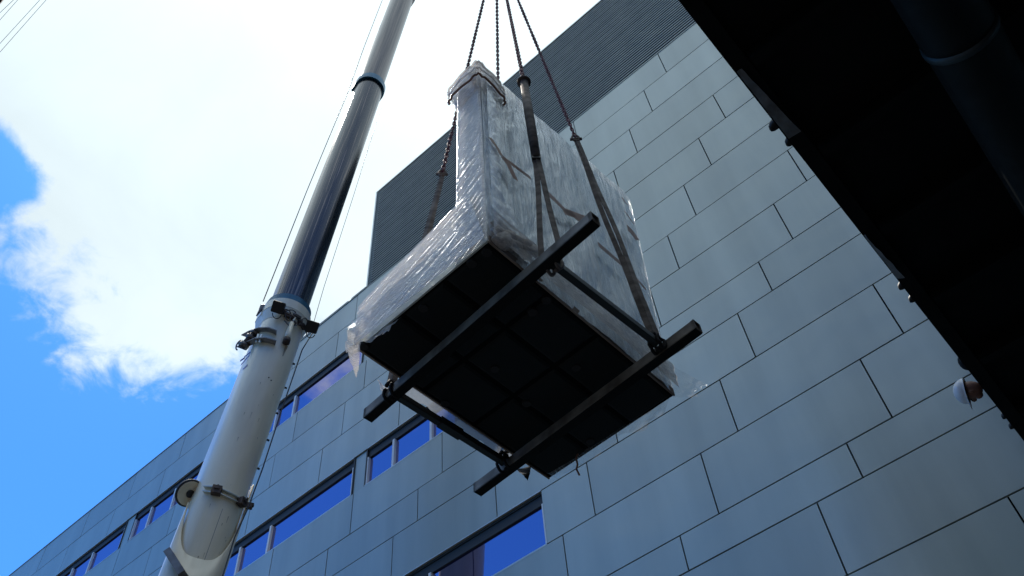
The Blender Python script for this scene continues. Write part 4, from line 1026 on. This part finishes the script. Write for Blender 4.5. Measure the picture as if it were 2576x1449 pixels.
def chain(a, b, label, pitch=0.085, wr=0.0115):
    a, b = Vector(a), Vector(b); d_ = (b-a); L = d_.length; d_.normalize(); n = int(L/pitch)
    x = d_.orthogonal().normalized(); y = d_.cross(x); vs = []; fs = []
    mseg, tseg = 12, 6; hl, hw = pitch*0.5+wr*1.0, 0.030
    for k in range(n+1):
        c = a + d_*(pitch*k); s_, o_ = (x, y) if k % 2 else (y, x)
        an = 0.25*math.sin(k*0.37); s_, o_ = s_*math.cos(an)+o_*math.sin(an), o_*math.cos(an)-s_*math.sin(an)
        n0 = len(vs)
        for i in range(mseg):
            t = 2*math.pi*i/mseg; ct, st_ = math.cos(t), math.sin(t)
            p = c + d_*((hl-hw)*math.copysign(1, ct)*(abs(ct) > 0.1) + hw*ct) + s_*(hw*0.75*st_)
            rn = (d_*ct + s_*st_).normalized()
            for j in range(tseg):
                q = 2*math.pi*j/tseg; vs.append(p + rn*(wr*math.cos(q)) + o_*(wr*math.sin(q)))
        for i in range(mseg):
            for j in range(tseg):
                p0 = n0+i*tseg+j; p1_ = n0+i*tseg+(j+1) % tseg; q0 = n0+((i+1) % mseg)*tseg+j; q1 = n0+((i+1) % mseg)*tseg+(j+1) % tseg
                fs.append((p0, p1_, q1, q0))
    o = obj('lifting_chain', vs, fs, M['chain'], None, True); return tag(o, label, 'chain', 'chains up to the crane hook')
def partway(pp, end):
    """point on the straight line hook->end that is seen at pp"""
    v = ray(pp); d_ = end-HK; w = EYE-HK; a, b, c = d_.dot(d_), d_.dot(v), 1.0
    t = (w.dot(d_)-b*w.dot(v))/(a-b*b); return HK + d_*t
eR1 = V3(s2a.x, s2a.y, Zb1+0.15); eR2 = V3(s2b.x, s2b.y, Zb1+0.15); eL1 = V3(s1a.x, s1a.y, Zb1+0.15); eL2 = V3(s1b.x, s1b.y, Zb1+0.15)
# slings stay clear of the cabinet: nudge the knees outward where they pass it
kR1 = onX((1318, 207), eR1.x-0.05) ; kR2 = onX((1449, 350), eR2.x-0.25)
kL1 = partway((1118, 440), eL1); kL2 = partway((1254, 560), eL2)
chain(HK, kR1, 'lifting chain ending at the shackle over the near right strap')
chain(HK, kR2, 'rightmost lifting chain, crossing the louvres to the far right strap')
chain(HK, kL1, 'leftmost lifting chain, passing behind the wrapped top end')
chain(HK, kL2, 'second lifting chain from the left, vanishing behind the machine')
def sling(knee, end, label, spread=0.07, w=0.06, join=0.55, joined=True, side=None):
    t = thing('sling', label, 'strap', knee, 'webbing slings'); d_ = (end-knee).normalized()
    sv = (side or (CX - d_*CX.dot(d_))).normalized()
    jn = knee.lerp(end, join)
    for s_ in (-1, 1):
        pts = []
        for i in range(15):
            k = i/14; p = knee.lerp(end, k)
            o_ = spread*0.12 if k < join and joined else spread*0.12 + spread*(k-(join if joined else 0))/(1-(join if joined else 0))
            if not joined: o_ = spread*(0.15+0.85*math.sin(math.pi*min(1, k*0.8)))
            pts.append(p + sv*s_*o_ + V3(0.006*math.sin(i*0.9+s_), 0.006*math.cos(i*0.7), 0))
        mb = MB(); mb.ribbon(pts, (sv*0.85 + CF*0.5*s_).normalized(), w, 0.012); mb.obj('strap', M['strap'], t)
    if joined:
        mb = MB(); mb.tube([knee-d_*0.02, knee.lerp(end, join*0.5), jn], [0.055, 0.062, 0.055], 12); mb.obj('strap_sleeve', M['strap'], t, True)
        mb = MB(); mb.obox(jn, sv*0.05, d_*0.045, d_.cross(sv)*0.03); mb.obj('strap_keeper', M['cable'], t)
    mb = MB(); mb.tube([knee-d_*0.03+(sv*math.cos(a)*0.05 + d_*math.sin(a)*0.085) for a in [2*math.pi*i/16 for i in range(16)]], 0.018, 8, closed=True)
    mb.tube([knee+sv*0.085, knee-sv*0.085], 0.022, 10); mb.obj('shackle', M['rust'], t, True)
    return t
t = sling(kR1, eR1, 'grey sleeved strap down the near right side to the first beam', 0.085, 0.06, 0.52, True)
mb = MB(); d_ = (eR1-kR1).normalized(); nrm = d_.cross(CX).normalized(); mb.tube([kR1-d_*0.01, kR1+d_*0.005], 0.095, 16); mb.obj('shackle_plate', M['strap'], t)
sling(kR2, eR2, 'long doubled strap down the far right side to the second beam', 0.035, 0.062, 0.3, False)
sling(kL1, eL1, 'doubled strap seen against the louvres left of the machine', 0.035, 0.055, 0.3, False)
sling(kL2, eL2, 'strap running down behind the wrapped machine', 0.05, 0.06, 0.3, False)

# ---------------------------------------------------------------- scraps in the top left corner
def corner(p, r): return at(p, r)
mb = MB(); mb.beam(corner((-72, 60), 26), corner((48, -80), 26), 0.36, 0.30); o = mb.obj('jib_chord', M['black']); tag(o, 'dark steel jib chord cutting the extreme top left corner', 'jib')
for i, (pa, pb, lb) in enumerate((((-30, 60), (70, -34), 'thin wire nearest the top left corner'), ((-30, 84), (80, -40), 'second thin wire out from the top left corner'),
                                  ((-30, 142), (100, 0), 'third thin wire out, between the fainter ones'), ((-30, 165), (160, -50), 'fourth thin wire, faint against the cloud in the corner'))):
    a, b = corner(pa, 30), corner(pb, 30); mb = MB(); mb.tube([a, a.lerp(b, .5)-V3(0, 0, .02), b], 0.006, 5); tag(mb.obj('guy_wire', M['cable']), lb, 'wire', 'wires in the top left corner')
